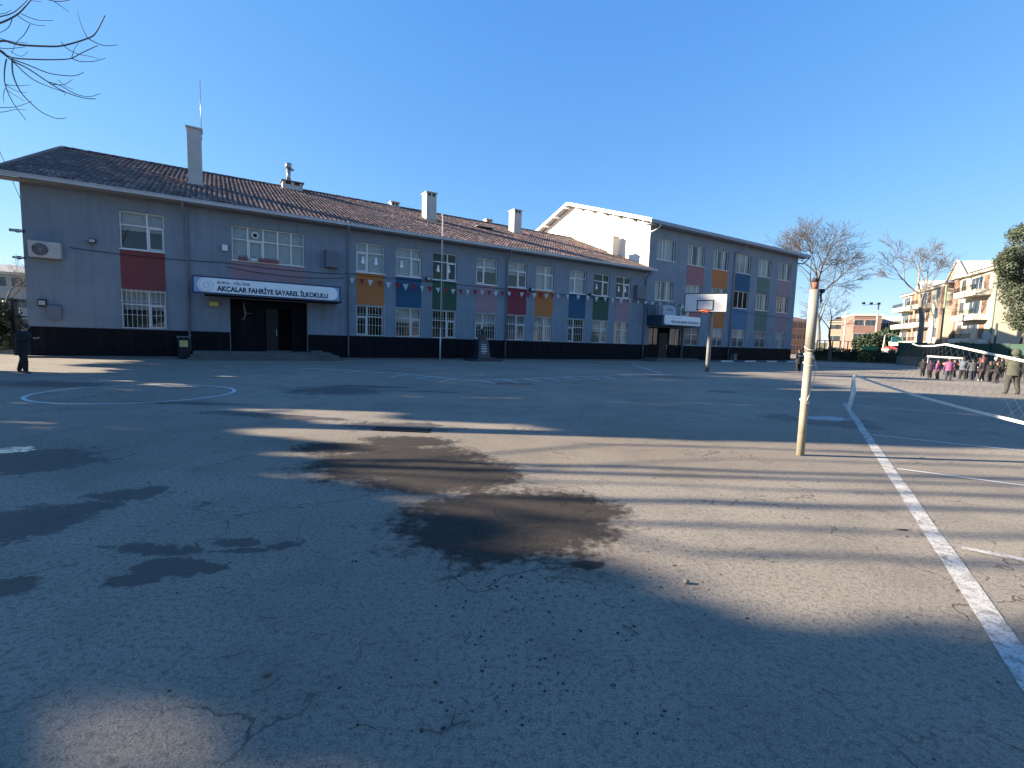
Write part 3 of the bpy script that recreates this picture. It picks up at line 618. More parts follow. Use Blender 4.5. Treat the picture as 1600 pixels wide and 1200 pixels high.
q = MB(); k = len(pts); q.add([(x, 0, z) for x, z in pts] + [(x, .04, z) for x, z in pts], [tuple(range(k))] + [(i, (i + 1) % k, k + (i + 1) % k, k + i) for i in range(k)]); q.build('panel', mat('pale_blue_board', (.28, .35, .46), .5, .1), S3)
q = MB(); q.box(.5, 1.35, -.012, -.002, .46, .53); q.box(.6, 1.2, -.012, -.002, .62, .65); q.build('lettering', INK, S3)

# ------------------------------------------------------------------ air conditioners and wall fittings
def ac(loc, W, Hh, D, label, m=ACW, fan=True, rz=RZ):
    o = empty('air_conditioner', loc, rz, label, 'air conditioner')
    q = MB(); q.box(0, W, 0, D, 0, Hh); q.box(-.01, W + .01, -.01, D + .01, Hh, Hh + .02); q.build('casing', m, o)
    if fan:
        q = MB(); r = Hh * .4; cx = W * .37
        disc(r, 24, cx, Hh / 2, -.012, q, 0, .010)
        q.build('fan_opening', mat('fan_dark', (.05, .06, .07), .6, .1), o)
        q = MB()
        for rr in np.linspace(r * .2, r, 5):
            p_ = [(cx + math.cos(a) * rr, -.022, Hh / 2 + math.sin(a) * rr) for a in np.linspace(0, 2 * PI, 20)]; q.tube(p_, .006, 3, cap=False)
        for a in np.linspace(0, PI, 7)[:-1]: q.tube([(cx - math.cos(a) * r, -.024, Hh / 2 - math.sin(a) * r), (cx + math.cos(a) * r, -.024, Hh / 2 + math.sin(a) * r)], .005, 3)
        q.build('fan_guard', m, o)
        q = MB(); 
        for i in range(6): q.box(W * .75, W * .95, -.008, -.002, Hh * .25 + i * .06, Hh * .25 + i * .06 + .02)
        q.build('vent_slots', m, o)
    q = MB(); q.box(.1, .14, D * .2, D + .2, -.05, -.01); q.box(W - .14, W - .1, D * .2, D + .2, -.05, -.01); q.build('bracket', GALV, o)
    return o
ac(FW(.25, -.42, 4.62), 1.1, .70, .38, 'pale air conditioner high on the left end of the school facade')
ac(FW(UE + .7, -1.3, 4.16), 1.15, .86, .4, 'air conditioner left of the arched board on the far canopy')
ac(FW(UE + 3.15, -1.3, 4.16), 1.15, .86, .4, 'air conditioner right of the arched board, beside the backboard')
GREYBOX = mat('grey_cage_paint', (.12, .135, .17), .6, .1, 3)
for u, z, hh, ww, lab in ((13.05, 5.5, 1.0, .72, 'grey ventilated cage box on the wall right of the wide window'), (38.95, 5.5, 1.15, 1.2, 'tall grey cage box on the wall where the two buildings meet')):
    o = empty('wall_cabinet', FW(u, -.42, z), RZ, lab, 'cabinet'); q = MB(); q.box(0, ww, 0, .415, 0, hh); q.build('casing', GREYBOX, o)
    q = MB()
    for i in range(12): q.box(.05, ww - .05, -.015, -.002, .06 + i * (hh - .1) / 12, .06 + i * (hh - .1) / 12 + .03)
    q.build('louvre', GREYBOX, o, kind='stuff')
def fitting(name, u, z, sz, label, cat, m, w_=-.02, arm=True):
    o = empty(name, FW(u, w_, z), RZ, label, cat); sx, sy, s_z = sz
    q = MB(); q.add([(-sx / 2, -sy, -s_z / 2), (sx / 2, -sy, -s_z / 2), (sx / 2, -sy * .3, -s_z * .4), (-sx / 2, -sy * .3, -s_z * .4), (-sx / 2, -sy * 1.1, s_z * .4), (sx / 2, -sy * 1.1, s_z * .4), (sx / 2, -sy * .3, s_z / 2), (-sx / 2, -sy * .3, s_z / 2)],
                    [(0, 3, 2, 1), (4, 5, 6, 7), (0, 1, 5, 4), (1, 2, 6, 5), (2, 3, 7, 6), (3, 0, 4, 7)]); q.build('housing', m, o)
    q = MB(); q.box(-.03, .03, -sy * .3, 0, -.03, .03); q.box(-.07, .07, -.02, 0, -.08, .08); q.build('bracket', DARKM, o)
    if m is DARKM: q = MB(); q.box(-sx * .4, sx * .4, -sy * 1.12, -sy * 1.08, -s_z * .3, s_z * .3); q.build('lens', GALV, o)
fitting('floodlight', 2.45, 5.62, (.28, .2, .22), 'small floodlight on the wall between air conditioner and first window', 'floodlight', DARKM)
fitting('floodlight', 19.6, 5.42, (.36, .25, .22), 'dark floodlight on the wall between blue and green panels', 'floodlight', DARKM)
fitting('floodlight', 27.98, 5.38, (.36, .25, .26), 'dark floodlight on the wall between crimson and second orange panel', 'floodlight', DARKM)
fitting('floodlight', 33.9, 5.45, (.4, .3, .2), 'dark floodlight beside the bunting above the second blue panel', 'floodlight', DARKM)
fitting('siren', 7.92, 6.0, (.26, .16, .34), 'small white siren box left of the wide window', 'siren box', UPVC)
fitting('entrance_lamp', 7.35, 2.95, (.42, .22, .24), 'yellow lamp on an arm under the school name board', 'lamp', mat('yellow_lamp', (.65, .48, .10), .5, .15))
fitting('meter_box', .95, 2.15, (.5, .14, .7), 'dark electricity meter box on the left end wall', 'meter box', GREYBOX)
fitting('meter_box', .55, 2.55, (.3, .14, .34), 'little black junction box above the meter box', 'junction box', DARKM)
fitting('wall_bracket', -.15, 5.75, (.5, .1, .14), 'upper dark cable bracket on the far left building corner', 'bracket', DARKM)
fitting('wall_bracket', -.15, 4.55, (.4, .1, .10), 'lower dark cable bracket on the far left building corner', 'bracket', DARKM)
o = empty('wall_sculpture', FW(8.75, .15, 2.1), RZ, 'thin pale branch-like ornament fixed left of the dark entrance', 'ornament')
q = MB(); q.tube([(0, 0, 0), (.08, -.03, .35), (.06, -.04, .6), (0, 0, 1.1)], [.02, .05, .06, .02], 6); q.tube([(.08, -.03, .45), (.4, -.05, .42)], [.03, .015], 6); q.tube([(.08, -.03, .3), (-.1, -.05, .05)], [.03, .015], 6); q.build('branch', mat('dull_ornament', (.14, .135, .12), .7, .1), o)
# flower boxes on the sill
for u, wd, m, lab in ((8.55, .45, (.20, .05, .06), 'short dark red planter at the left end of the wide window sill'), (9.15, .3, (.6, .6, .58), 'small white planter on the wide window sill'), (9.55, 1.0, (.24, .05, .07), 'long dark red planter in the middle of the wide window sill')):
    o = empty('planter', FW(u, -.16, 5.43), RZ, lab, 'planter'); q = MB(); q.box(0, wd, 0, .15, 0, .16); q.box(-.01, wd + .01, -.01, .16, .13, .165); q.build('box', mat('planter_' + str(u), m, .6, .1), o)
    q = MB()
    for i in range(int(wd * 50)):
        x, y, z = random.uniform(.02, wd - .02), random.uniform(.02, .13), random.uniform(.16, .24); q.add([(x, y, z), (x + .03, y, z + .02), (x, y + .01, z + .05)], [(0, 1, 2)])
    q.build('plants', LEAF, o)
# cable
o = empty('cable', FW(0, 0, 0), RZ, 'thin black cable sagging along the middle of the long facade', 'cable')
q = MB()
for z0, sag, a, b_ in ((5.22, .10, 1.6, 14.2), (5.0, .22, 8.0, 14.2), (5.28, .05, 14.2, 40.4)):
    pts = []; n = int((b_ - a) / .5)
    for i in range(n + 1):
        x = a + (b_ - a) * i / n; ph = (x - a) % 6.3 / 6.3; pts.append((x, -.06, z0 - sag * 4 * ph * (1 - ph)))
    q.tube(pts, .014, 4)
q.build('wire', DARKM, o); q = MB(); q.tube([(41.0, -.06, 5.3), (53, -.06, 5.28), (64.8, -.06, 4.95)], .014, 4); q.build('wire', DARKM, o)
# bunting
o = empty('bunting', FW(0, -.5, 0), RZ, 'string of small white and red pennants hung across the school facade', 'bunting')
bz = [(14.3, 4.98), (20.9, 4.84), (29.5, 5.16), (33, 5.28), (39.4, 5.32), (45.4, 5.34)]
def bunz(u): return float(np.interp(u, [a for a, _ in bz], [b_ for _, b_ in bz]))
q = MB(); q.tube([(u, 0, bunz(u)) for u in np.linspace(14.3, 45.4, 60)], .008, 3); q.build('cord', DARKM, o)
FLW = mat('white_pennant', (.48, .49, .50), .8, .05); FLR = mat('red_pennant', (.25, .02, .035), .8, .1); u = 14.55; i = 0
while u < 45.2:
    a = random.uniform(-.35, .35); s = random.uniform(.85, 1.1); q = MB(); hh = .40 * s; ww = .18 * s
    q.add([(-ww, 0, 0), (ww, 0, 0), (random.uniform(-.04, .04), math.sin(a) * hh * .6, -hh), (0, .03, -hh * .4)], [(0, 3, 1), (0, 2, 3), (3, 2, 1)])
    big_ = (i % 2 == 0) or u > 30
    q.build('pennant', FLW if big_ and not (u > 30 and random.random() < .15) else FLR, o, (u, 0, bunz(u)), random.uniform(-.5, .5)); u += .56 if u < 30 else random.uniform(.85, 1.15); i += 1

# ------------------------------------------------------------------ flagpole, bust, bin
o = empty('flagpole', FW(20.3, -.7, 0), RZ, 'tall thin white flagpole in front of the green panel', 'flagpole')
q = MB(); q.tube([(0, 0, 0), (0, 0, 2.2)], .055, 8); q.tube([(0, 0, 2.2), (.02, 0, 9.55)], [.04, .03], 8); q.build('pole', WPAINT, o)
q = MB(); q.ball((.02, 0, 9.6), .06); q.tube([(.0, 0, 2.2), (0, 0, 2.35)], .06, 8); q.build('finial', GALV, o)
q = MB(); q.tube([(.06, -.02, 1.3), (.12, -.1, 6), (.07, 0, 9.5)], .006, 3); q.build('halyard', UPVC, o)
o = empty('bust_monument', FW(22.5, -1.9, 0), RZ, 'dark bust on a tapering black stone pedestal in front of the school', 'statue')
STN = mat('black_granite', (.028, .036, .05), .35, .3, 10)
q = MB(); q.box(-.55, 1.75, -.5, .9, .001, .12); q.box(-.15, 1.35, -.3, .8, .12, .26); q.build('base', STN, o)
q = MB(); q.add([(.05, -.1, .26), (1.0, -.1, .26), (1.0, .6, .26), (.05, .6, .26), (.17, 0, 1.42), (.83, 0, 1.42), (.83, .5, 1.42), (.17, .5, 1.42)], [(0, 3, 2, 1), (4, 5, 6, 7), (0, 1, 5, 4), (1, 2, 6, 5), (2, 3, 7, 6), (3, 0, 4, 7)]); q.box(.13, .87, -.03, .53, 1.42, 1.5); q.build('pedestal', STN, o)
q = MB()
for z, a, b_ in ((1.13, .33, .48), (1.13, .56, .68), (.99, .32, .68), (.87, .27, .74), (.76, .33, .70), (.65, .26, .76), (.54, .38, .64)): y = -.105 + (z - .26) * .0862; q.box(a, b_, y - .004, y + .01, z - .017, z + .017)
q.build('inscription', SIGNW, o)
BRZ = mat('dark_bronze', (.06, .045, .04), .45, .3, 8, metal=.3)
q = MB(); rings = [(1.5, .30, .17), (1.62, .33, .19), (1.72, .26, .17), (1.78, .12, .12), (1.84, .095, .10), (1.90, .10, .12), (1.97, .115, .145), (2.05, .12, .155), (2.13, .115, .145), (2.19, .08, .10), (2.22, .02, .03)]
vs = [(.5 + rx_ * math.cos(a), .25 + ry_ * math.sin(a) - (.03 if 1.88 < z < 2.1 else 0), z) for z, rx_, ry_ in rings for a in np.linspace(0, 2 * PI, 13)[:-1]]
fs = [(i * 12 + j, i * 12 + (j + 1) % 12, (i + 1) * 12 + (j + 1) % 12, (i + 1) * 12 + j) for i in range(len(rings) - 1) for j in range(12)]; q.add(vs, fs, 0, True)
q.box(.475, .525, .045, .10, 1.98, 2.05); q.ball((.385, .25, 2.02), .02, .035, .045); q.ball((.615, .25, 2.02), .02, .035, .045); q.box(.42, .58, .09, .13, 2.07, 2.085); q.build('bust', BRZ, o)
o = empty('litter_bin', FW(5.72, -.75, 0), RZ, 'dark litter bin with a yellow panel beside the entrance steps', 'bin')
q = MB(); q.box(0, .52, 0, .4, .03, 1.05); q.build('body', DARKM, o); q = MB(); q.box(-.03, .55, -.03, .43, 1.12, 1.17); q.box(0, .04, 0, .04, 1.05, 1.12); q.box(.48, .52, 0, .04, 1.05, 1.12); q.box(.2, .3, .36, .4, 1.05, 1.12); q.build('lid', GREYBOX, o)
q = MB(); q.box(.08, .44, -.012, -.002, .62, .95); q.build('panel', mat('yellow_bin_panel', (.42, .38, .16), .6, .15), o)
for uu, lab in ((37.6, 'grey bollard stump at the corner where the two buildings meet'),):
    o = empty('bollard', FW(UE + 12.2, -1.0, 0), RZ, 'low dark planter stand at the foot of the wing wall', 'planter stand'); q = MB(); q.box(0, .5, 0, .4, 0, .75); q.box(-.05, .55, -.05, .45, .75, .82); q.build('body', CONC, o)
    q = MB(); q.box(.1, .4, -.01, -.002, .15, .65); q.build('front_panel', GREYBOX, o)

# ------------------------------------------------------------------ basketball hoop
bp_ = G(1105, 581); o = empty('basketball_hoop', bp_, 0, 'white basketball backboard with orange rim on a grey post', 'basketball hoop')
bc = P(1102.5, 473, 26.6) - bp_; ang = math.radians(-20)
q = MB(); top = Vector((.25, -.2, 3.55)); q.tube([(0, 0, 0), (0, 0, 3.2), (0, -.15, 3.55), (bc.x, bc.y + .25, bc.z)], [.13, .11, .10, .07], 10); q.tube([(0, 0, 3.0), (bc.x, bc.y + .2, bc.z - .4)], .04, 6); q.build('post', mat('grey_post_paint', (.22, .23, .24), .5, .1), o)
e = empty('backboard_assembly', (0, 0, 0)); bpy.data.objects.remove(e)
hw, hh = 1.07, .49
def rot(q, ang, c):
    ca, sa = math.cos(ang), math.sin(ang); q.v = [(c.x + x * ca - y * sa, c.y + x * sa + y * ca, c.z + z) for x, y, z in q.v]; return q
q = MB(); q.box(-hw, hw, 0, .04, -hh, hh); rot(q, ang, bc).build('backboard', mat('backboard_white', (.55, .55, .55), .45, .03), o)
q = MB(); t_ = .04
q.box(-hw - .01, hw + .01, -.02, .05, hh, hh + t_); q.box(-hw - .01, hw + .01, -.02, .05, -hh - t_, -hh); q.box(-hw - t_, -hw, -.02, .05, -hh, hh); q.box(hw, hw + .01, -.02, .05, -hh, hh)
for a, b_, c, d in ((-.45, .42, .10, .15), (-.45, .42, -.42, -.37), (-.45, -.40, -.37, .10), (.37, .42, -.37, .10)): q.box(a, b_, -.01, -.002, c, d)
rot(q, ang, bc).build('board_frame', DARKM, o)
ORG_M = mat('orange_rim', (.80, .16, .05), .5, .1)
q = MB(); q.tube([(math.cos(a) * .26 - .02, -.42 + math.sin(a) * .26, -.47) for a in np.linspace(0, 2 * PI, 20)], .025, 5, cap=False); q.box(-.14, .10, -.18, -.005, -.56, -.42); rot(q, ang, bc).build('rim', ORG_M, o)

# ------------------------------------------------------------------ volleyball pole and net
vb = G(1250, 711); o = empty('volleyball_post', vb, 0, 'tall yellowish weathered pole standing at the court edge', 'pole')
YP = mat('cream_pole_paint', (.26, .235, .18), .6, .18, 4, bump=.2, bscale=40, dirt=(.14, .11, .08), dscale=3)
RUST = mat('rusty_pipe', (.16, .07, .045), .8, .3, 10)
q = MB(); q.tube([(0, 0, 0), (0, 0, 1.47)], .052, 16); q.build('lower_tube', YP, o)
q = MB(); q.tube([(0, 0, 1.47), (0, 0, 2.32)], .062, 16); q.build('upper_tube', mat('grey_cream_paint', (.21, .205, .18), .6, .15, 4, dirt=(.14, .13, .11)), o)
q = MB(); q.tube([(0, 0, 2.32), (0, 0, 2.42)], .038, 12); q.build('pipe_end', RUST, o); q = MB(); q.tube([(0, 0, 2.42), (0, 0, 2.47)], .036, 12); q.box(.065, .13, -.02, .02, 2.28, 2.33); q.tube([(.09, 0, 2.3), (.10, 0, 2.15)], .012, 5); q.build('hook', DARKM, o)
q = MB()
for zz in (1.42, 1.30, 1.52, .78): q.tube([(math.cos(a) * .060, math.sin(a) * .060, zz + .03 * math.sin(a * 1.0)) for a in np.linspace(0, 2 * PI, 14)], .007, 4, cap=False)
q.tube([(.06, -.02, 1.4), (.10, -.03, 1.25), (.085, -.03, 1.1), (.055, -.04, .95), (-.01, -.058, .78)], .006, 4); q.build('rope_wrap', mat('old_rope', (.5, .47, .4), .9, .2, 30), o)
# net in the vertical plane through A along the court line
Ag = G(1327, 641); nd = (Vector((7.7, 7.0, 0)) - Ag).normalized(); nrm = Vector((-nd.y, nd.x, 0))
def netpt(px, py):
    r = ray(px, py); t_ = (Ag - Vector((0, 0, H))).dot(nrm) / r.dot(nrm); return Vector((0, 0, H)) + r * t_
o = empty('court_net', Ag, 0, 'sagging white-taped court net with loose end stretched along the painted line', 'net')
T = lambda p_: p_ - Ag
A1, A2, A3 = T(netpt(1334, 586)), T(netpt(1435, 619)), T(netpt(1600, 661))
B0, B1, B2, B3 = T(netpt(1426, 537)), T(netpt(1445, 541)), T(netpt(1478, 538)), T(netpt(1600, 564))
A4 = A3 + (A3 - A2).normalized() * 3.0; B4 = B3 + (B3 - T(netpt(1530, 549))).normalized() * 2.6
TAPE = mat('white_net_tape', (.62, .62, .58), .8, .1, 12)
def tape(q, pts, hgt):
    for a, b_ in zip(pts, pts[1:]): q.beam(a, b_, .006, hgt)
q = MB(); tape(q, [A1, A1.lerp(A2, .5) - Vector((0, 0, .015)), A2, A2.lerp(A3, .5) - Vector((0, 0, .01)), A3, A4], .046); q.build('lower_tape', TAPE, o)
q = MB(); tape(q, [B2, T(netpt(1530, 549)), B3, B4], .036); q.build('upper_tape', TAPE, o)
q = MB(); q.tube([B0, B0.lerp(B1, .5) - Vector((0, 0, .02)), B1, B1.lerp(B2, .5) + Vector((0, 0, -.01)), B2], .016, 5); q.build('loose_tape', TAPE, o)
q = MB(); q.tube([A1, A1 * .55 + Vector((.05, 0, -.02)), A1 * .2, (0, 0, .04), (-.12, -.15, .03)], [.02, .055, .05, .03, .02], 7); q.build('end_band', TAPE, o)
q = MB(); q.tube([(0, 0, 0), (.02, 0, A1.z + .02)], .022, 6); q.tube([A4, (A4.x, A4.y, 0)], .001, 3); q.build('end_post', YP, o)
q = MB(); pe = Vector((A4.x, A4.y, 0)); q.tube([pe, pe + Vector((0, 0, B4.z + .2))], .045, 10); q.build('near_post', YP, o)
NETC = mat('net_cord', (.12, .12, .12), .9, .1, 10); q = MB()
def low(t_):
    p_ = [A1, A2, A3, A4]; i = min(int(t_ * 3), 2); return p_[i].lerp(p_[i + 1], t_ * 3 - i)
def upp(t_):
    p_ = [B0, B2, B3, B4]; i = min(int(t_ * 3), 2); return p_[i].lerp(p_[i + 1], t_ * 3 - i)
nk = 34
for i in range(nk + 1):
    for dlt in (-5, 5):
        j = i + dlt
        if not (0 <= j <= nk): continue
        q.tube([low(i / nk), upp(j / nk)], .0012, 3, cap=False)
q.build('netting', NETC, o, kind='stuff')

# ------------------------------------------------------------------ people
SKIN = mat('skin', (.42, .26, .19), .6, .08, 10); BLK = mat('black_cloth', (.012, .012, .014), .9, .2, 12); DNIM = mat('dark_denim', (.022, .028, .042), .9, .2, 12); SHOE = mat('dark_shoes', (.04, .04, .04), .6, .2, 10); WSH = mat('white_shoes', (.55, .55, .55), .6, .1)
HAIR = mat('dark_hair', (.025, .018, .014), .7, .3, 20); HAIRB = mat('brown_hair', (.09, .05, .03), .7, .3, 20)
def skin_mesh(verts, edges, rads, root=0, sub=1):
    me = bpy.data.meshes.new('body'); me.from_pydata(verts, edges, []); o = bpy.data.objects.new('tmp', me); col.objects.link(o)
    md = o.modifiers.new('s', 'SKIN'); sl = me.skin_vertices[0].data
    for i, r in enumerate(rads):
        sl[i].radius = (r, r) if not isinstance(r, tuple) else r
        sl[i].use_root = (i == root)
    md.use_smooth_shade = True
    sb = o.modifiers.new('u', 'SUBSURF'); sb.levels = sub; sb.render_levels = sub
    dg = bpy.context.evaluated_depsgraph_get(); dg.update(); m2 = bpy.data.meshes.new_from_object(o.evaluated_get(dg)); bpy.data.objects.remove(o); m2.materials.clear()
    return m2
def person(loc, h, facing, top, legs, hair=HAIR, shoes=SHOE, label='', group=None, lean=0.0, stride=.0, arms='down', hood=None, bag=None, collar=None, cap=None, bulk=1.0, stance=.1, hem=.44, head_tilt=0.0):
    """facing: angle the figure looks towards (0 = +Y, away from the camera); built facing +Y"""
    o = empty('person', loc, facing, label, 'person', group); s = h
    fz = lean
    def bp2(z, x=0, y=0):   # upper-body point leaned forward about the hips
        dz = z - .52; return (x * s, (y + dz * math.sin(fz)) * s, (.52 + dz * math.cos(fz)) * s)
    V = [(0, 0, .52 * s), bp2(.60), bp2(.70), bp2(.79), bp2(.835), bp2(.87, 0, .005), bp2(.925, 0, .015 + head_tilt * .04), bp2(.985, 0, .01 + head_tilt * .06)]
    R = [.078 * bulk, .072 * bulk, .082 * bulk, .07 * bulk, .032, .030, .058, .035]
    R[0] = (.085 * bulk, .07 * bulk); R[1] = (.078 * bulk, .06 * bulk); R[2] = (.09 * bulk, .065 * bulk); R[3] = (.08 * bulk, .055 * bulk)
    E_ = [(i, i + 1) for i in range(7)]
    hands = []
    for sd_ in (-1, 1):
        st = stride * sd_
        b0 = len(V); V += [(sd_ * .052 * s, 0, .47 * s), (sd_ * (.05 + stance * .45) * s, (.02 + st * .5) * s, .27 * s), (sd_ * (.05 + stance) * s, (st - .02) * s, .05 * s), (sd_ * (.055 + stance) * s, (st + .0) * s, .022 * s), (sd_ * (.06 + stance) * s, (st + .075) * s, .018 * s)]
        R += [.054 * bulk, .042 * bulk, .030 * bulk, .029, .022]; E_ += [(0, b0), (b0, b0 + 1), (b0 + 1, b0 + 2), (b0 + 2, b0 + 3), (b0 + 3, b0 + 4)]
        a = arms if isinstance(arms, str) else arms[(sd_ + 1) // 2]
        sh = bp2(.80, sd_ * .095 * bulk)
        if a == 'down': el, wr = bp2(.65, sd_ * .135 * bulk, -.02), bp2(.50, sd_ * .135 * bulk, .03)
        elif a == 'swing': el, wr = bp2(.66, sd_ * .14, -.06 * sd_), bp2(.53, sd_ * .13, .06 - .08 * sd_)
        elif a == 'phone': el, wr = bp2(.655, sd_ * .13, .04), bp2(.70, sd_ * .05, .20)
        elif a == 'front': el, wr = bp2(.66, sd_ * .13, .03), bp2(.60, sd_ * .06, .15)
        elif a == 'up': el, wr = bp2(.87, sd_ * .16, .05), bp2(.965, sd_ * .09, .07)
        elif a == 'pocket': el, wr = bp2(.65, sd_ * .16, -.03), bp2(.54, sd_ * .11, .04)
        b0 = len(V); sh, el, wr = Vector(sh), Vector(el), Vector(wr); hd = wr + (wr - el).normalized() * .045 * s
        V += [tuple(sh), tuple(el), tuple(wr), tuple(hd)]; R += [.036 * bulk, .028, .018, (.019, .012)]; E_ += [(3, b0), (b0, b0 + 1), (b0 + 1, b0 + 2), (b0 + 2, b0 + 3)]; hands.append((wr, hd, sd_))
    me = skin_mesh(V, E_, [(r * s if not isinstance(r, tuple) else (r[0] * s, r[1] * s)) for r in R], 0, 2)
    for m in (SKIN, legs, top, shoes): me.materials.append(m)
    necky = Vector(V[4])
    wrs = [h_[0] for h_ in hands]
    for p_ in me.polygons:
        c = p_.center
        if c.z < .045 * s: mi = 3
        elif (Vector(c) - Vector(V[6])).length < .085 * s or ((c - Vector(V[5])).length < .04 * s and c.z > V[4][2]): mi = 0
        elif min((c - hh_[1]).length for hh_ in hands) < .038 * s: mi = 0
        elif c.z < .50 * s and abs(c.x) < .12 * s + stance * s and all((c - w2).length > .12 * s for w2 in wrs): mi = 1
        else: mi = 2
        p_.material_index = mi
    # fingers, nose and ears joined into the same body mesh
    q = MB()
    for wr, hd, sd_ in hands:
        d = (hd - wr).normalized(); sidev = d.cross(Vector((0, 1, 0)) if abs(d.y) < .7 else Vector((0, 0, 1))).normalized(); palm = d.cross(sidev)
        for k_, (of, ln) in enumerate(((-.012, .030), (-.004, .036), (.004, .034), (.012, .027))):
            a_ = hd + sidev * of * s; q.tube([a_ - d * .006 * s, a_ + d * ln * .55 * s, a_ + (d * ln * .9 + palm * .012 * sd_) * s], [.0052 * s, .0048 * s, .0036 * s], 5)
        a_ = wr + d * .015 * s - sidev * .012 * s; q.tube([a_, a_ - sidev * .016 * s + d * .014 * s, a_ - sidev * .014 * s + d * .032 * s], [.006 * s, .0055 * s, .004 * s], 5)
    hc = Vector(V[6]); q.add([hc + Vector((0, .052, .012)) * s, hc + Vector((-.009, .05, -.012)) * s, hc + Vector((.009, .05, -.012)) * s, hc + Vector((0, .070, -.012)) * s], [(0, 1, 3), (0, 3, 2), (1, 2, 3)])
    for sx in (-1, 1): q.ball(hc + Vector((sx * .054, 0, -.002)) * s, .006 * s, .012 * s, .018 * s, 6, 4)
    for sx in (-1, 1): q.ball(hc + Vector((sx * .02, .050, .008)) * s, .007 * s, .004 * s, .005 * s, 6, 4, mi=3)
    q.box(hc.x - .016 * s, hc.x + .016 * s, hc.y + .049 * s, hc.y + .054 * s, hc.z - .03 * s, hc.z - .026 * s, 3)
    m3 = q.mesh('x', []); import bmesh
    bm = bmesh.new(); bm.from_mesh(me); bm.from_mesh(m3); bm.to_mesh(me); bm.free(); bpy.data.meshes.remove(m3)
    bo = bpy.data.objects.new('body', me); col.objects.link(bo); bo.parent = o
    # jacket: a looser shell over torso and upper hips with an open hem
    prof = [(hem, .098, .078), (hem + .05, .098, .078), (.56, .094, .072), (.64, .098, .074), (.72, .105, .078), (.79, .100, .070), (.825, .070, .052), (.845, .046, .044)]
    q = MB(); n_ = 14; vs = []
    for z, rx_, ry_ in prof:
        for a_ in range(n_):
            t_ = 2 * PI * a_ / n_; p_ = bp2(z, rx_ * bulk * math.cos(t_), ry_ * bulk * math.sin(t_)) if z > .52 else (rx_ * bulk * math.cos(t_) * s, (ry_ * bulk * math.sin(t_)) * s, z * s); vs.append(p_)
    q.add(vs, [(i * n_ + j, i * n_ + (j + 1) % n_, (i + 1) * n_ + (j + 1) % n_, (i + 1) * n_ + j) for i in range(len(prof) - 1) for j in range(n_)], 0, True); q.build('jacket', top, o)
    if collar: 
        q = MB(); c = Vector(bp2(.79)); q.tube([c + Vector((math.cos(a_) * .09, math.sin(a_) * .07, .012 * math.sin(3 * a_))) * s for a_ in np.linspace(0, 2 * PI, 14)], .026 * s, 6, cap=False); q.build('collar', collar, o)
    if hood:
        q = MB(); q.ball(hc + Vector((0, -.018, .004)) * s, .082 * s, .080 * s, .092 * s, 12, 9); q.ball(Vector(bp2(.835, 0, -.02)), .07 * s, .055 * s, .035 * s, 10, 6); q.build('hood', hood, o)
    elif cap:
        q = MB(); q.ball(hc + Vector((0, -.006, .022)) * s, .066 * s, .070 * s, .056 * s, 12, 8); q.ball(hc + Vector((0, 0, .085)) * s, .02 * s); q.build('hat', cap, o)
    else:
        q = MB(); q.ball(hc + Vector((0, -.014, .016)) * s, .063 * s, .062 * s, .060 * s, 12, 8); q.ball(hc + Vector((0, -.030, -.014)) * s, .052 * s, .036 * s, .05 * s, 10, 6); q.build('hair', hair, o)
    if bag:
        q = MB(); c = Vector(bp2(.68, 0, -.115)); q.ball(c, .085 * s, .055 * s, .12 * s, 10, 8); q.build('school_bag', bag, o)
    return o
OLIVE = mat('olive_cloth', (.055, .060, .042), .9, .15, 8); OLV2 = mat('olive_trousers', (.032, .034, .028), .9, .15, 8); PINK = mat('pink_cloth', (.22, .06, .13), .9, .12, 12); PINK2 = mat('mauve_pink_cloth', (.20, .065, .14), .9, .12, 12)
PURP = mat('dark_purple_cloth', (.03, .015, .034), .9, .2, 12); GBL = mat('grey_blue_cloth', (.08, .10, .13), .9, .15, 12); GRY = mat('slate_grey_cloth', (.05, .058, .066), .9, .15, 12); BRN = mat('brown_cloth', (.045, .032, .030), .9, .2, 12); ORNG = mat('orange_cloth', (.65, .22, .08), .9, .1); REDC = mat('red_cloth', (.10, .025, .03), .9, .1); WHC = mat('white_knit', (.65, .65, .67), .9, .1, 20); NVY = mat('navy_cloth', (.009, .010, .015), .9, .15, 10)
person(G(37, 583), 1.56, -PI / 2 + .2, NVY, BLK, label='dark-clothed person striding past the left end of the school, holding a phone', arms='phone', lean=.12, stride=.10, stance=.01, bulk=1.35, hem=.36, head_tilt=.6, bag=BLK)
pc = person(G(1247, 581), 1.5, .15, NVY, BLK, label='person in navy coat with white back strip beside the far wing corner', arms='pocket', bulk=1.35, stance=.015, hem=.36)
q = MB(); q.box(-.17, .17, -.165, -.155, 1.02, 1.08); q.build('reflective_strip', WPAINT, pc)
person(G(1580, 616), 1.74, -.35, OLIVE, OLV2, label='person in olive hooded jacket standing with legs apart near the children', arms='front', hood=OLIVE, bulk=1.3, stance=.055, hem=.42)
GR = 'children gathered on the sunlit edge of the yard'
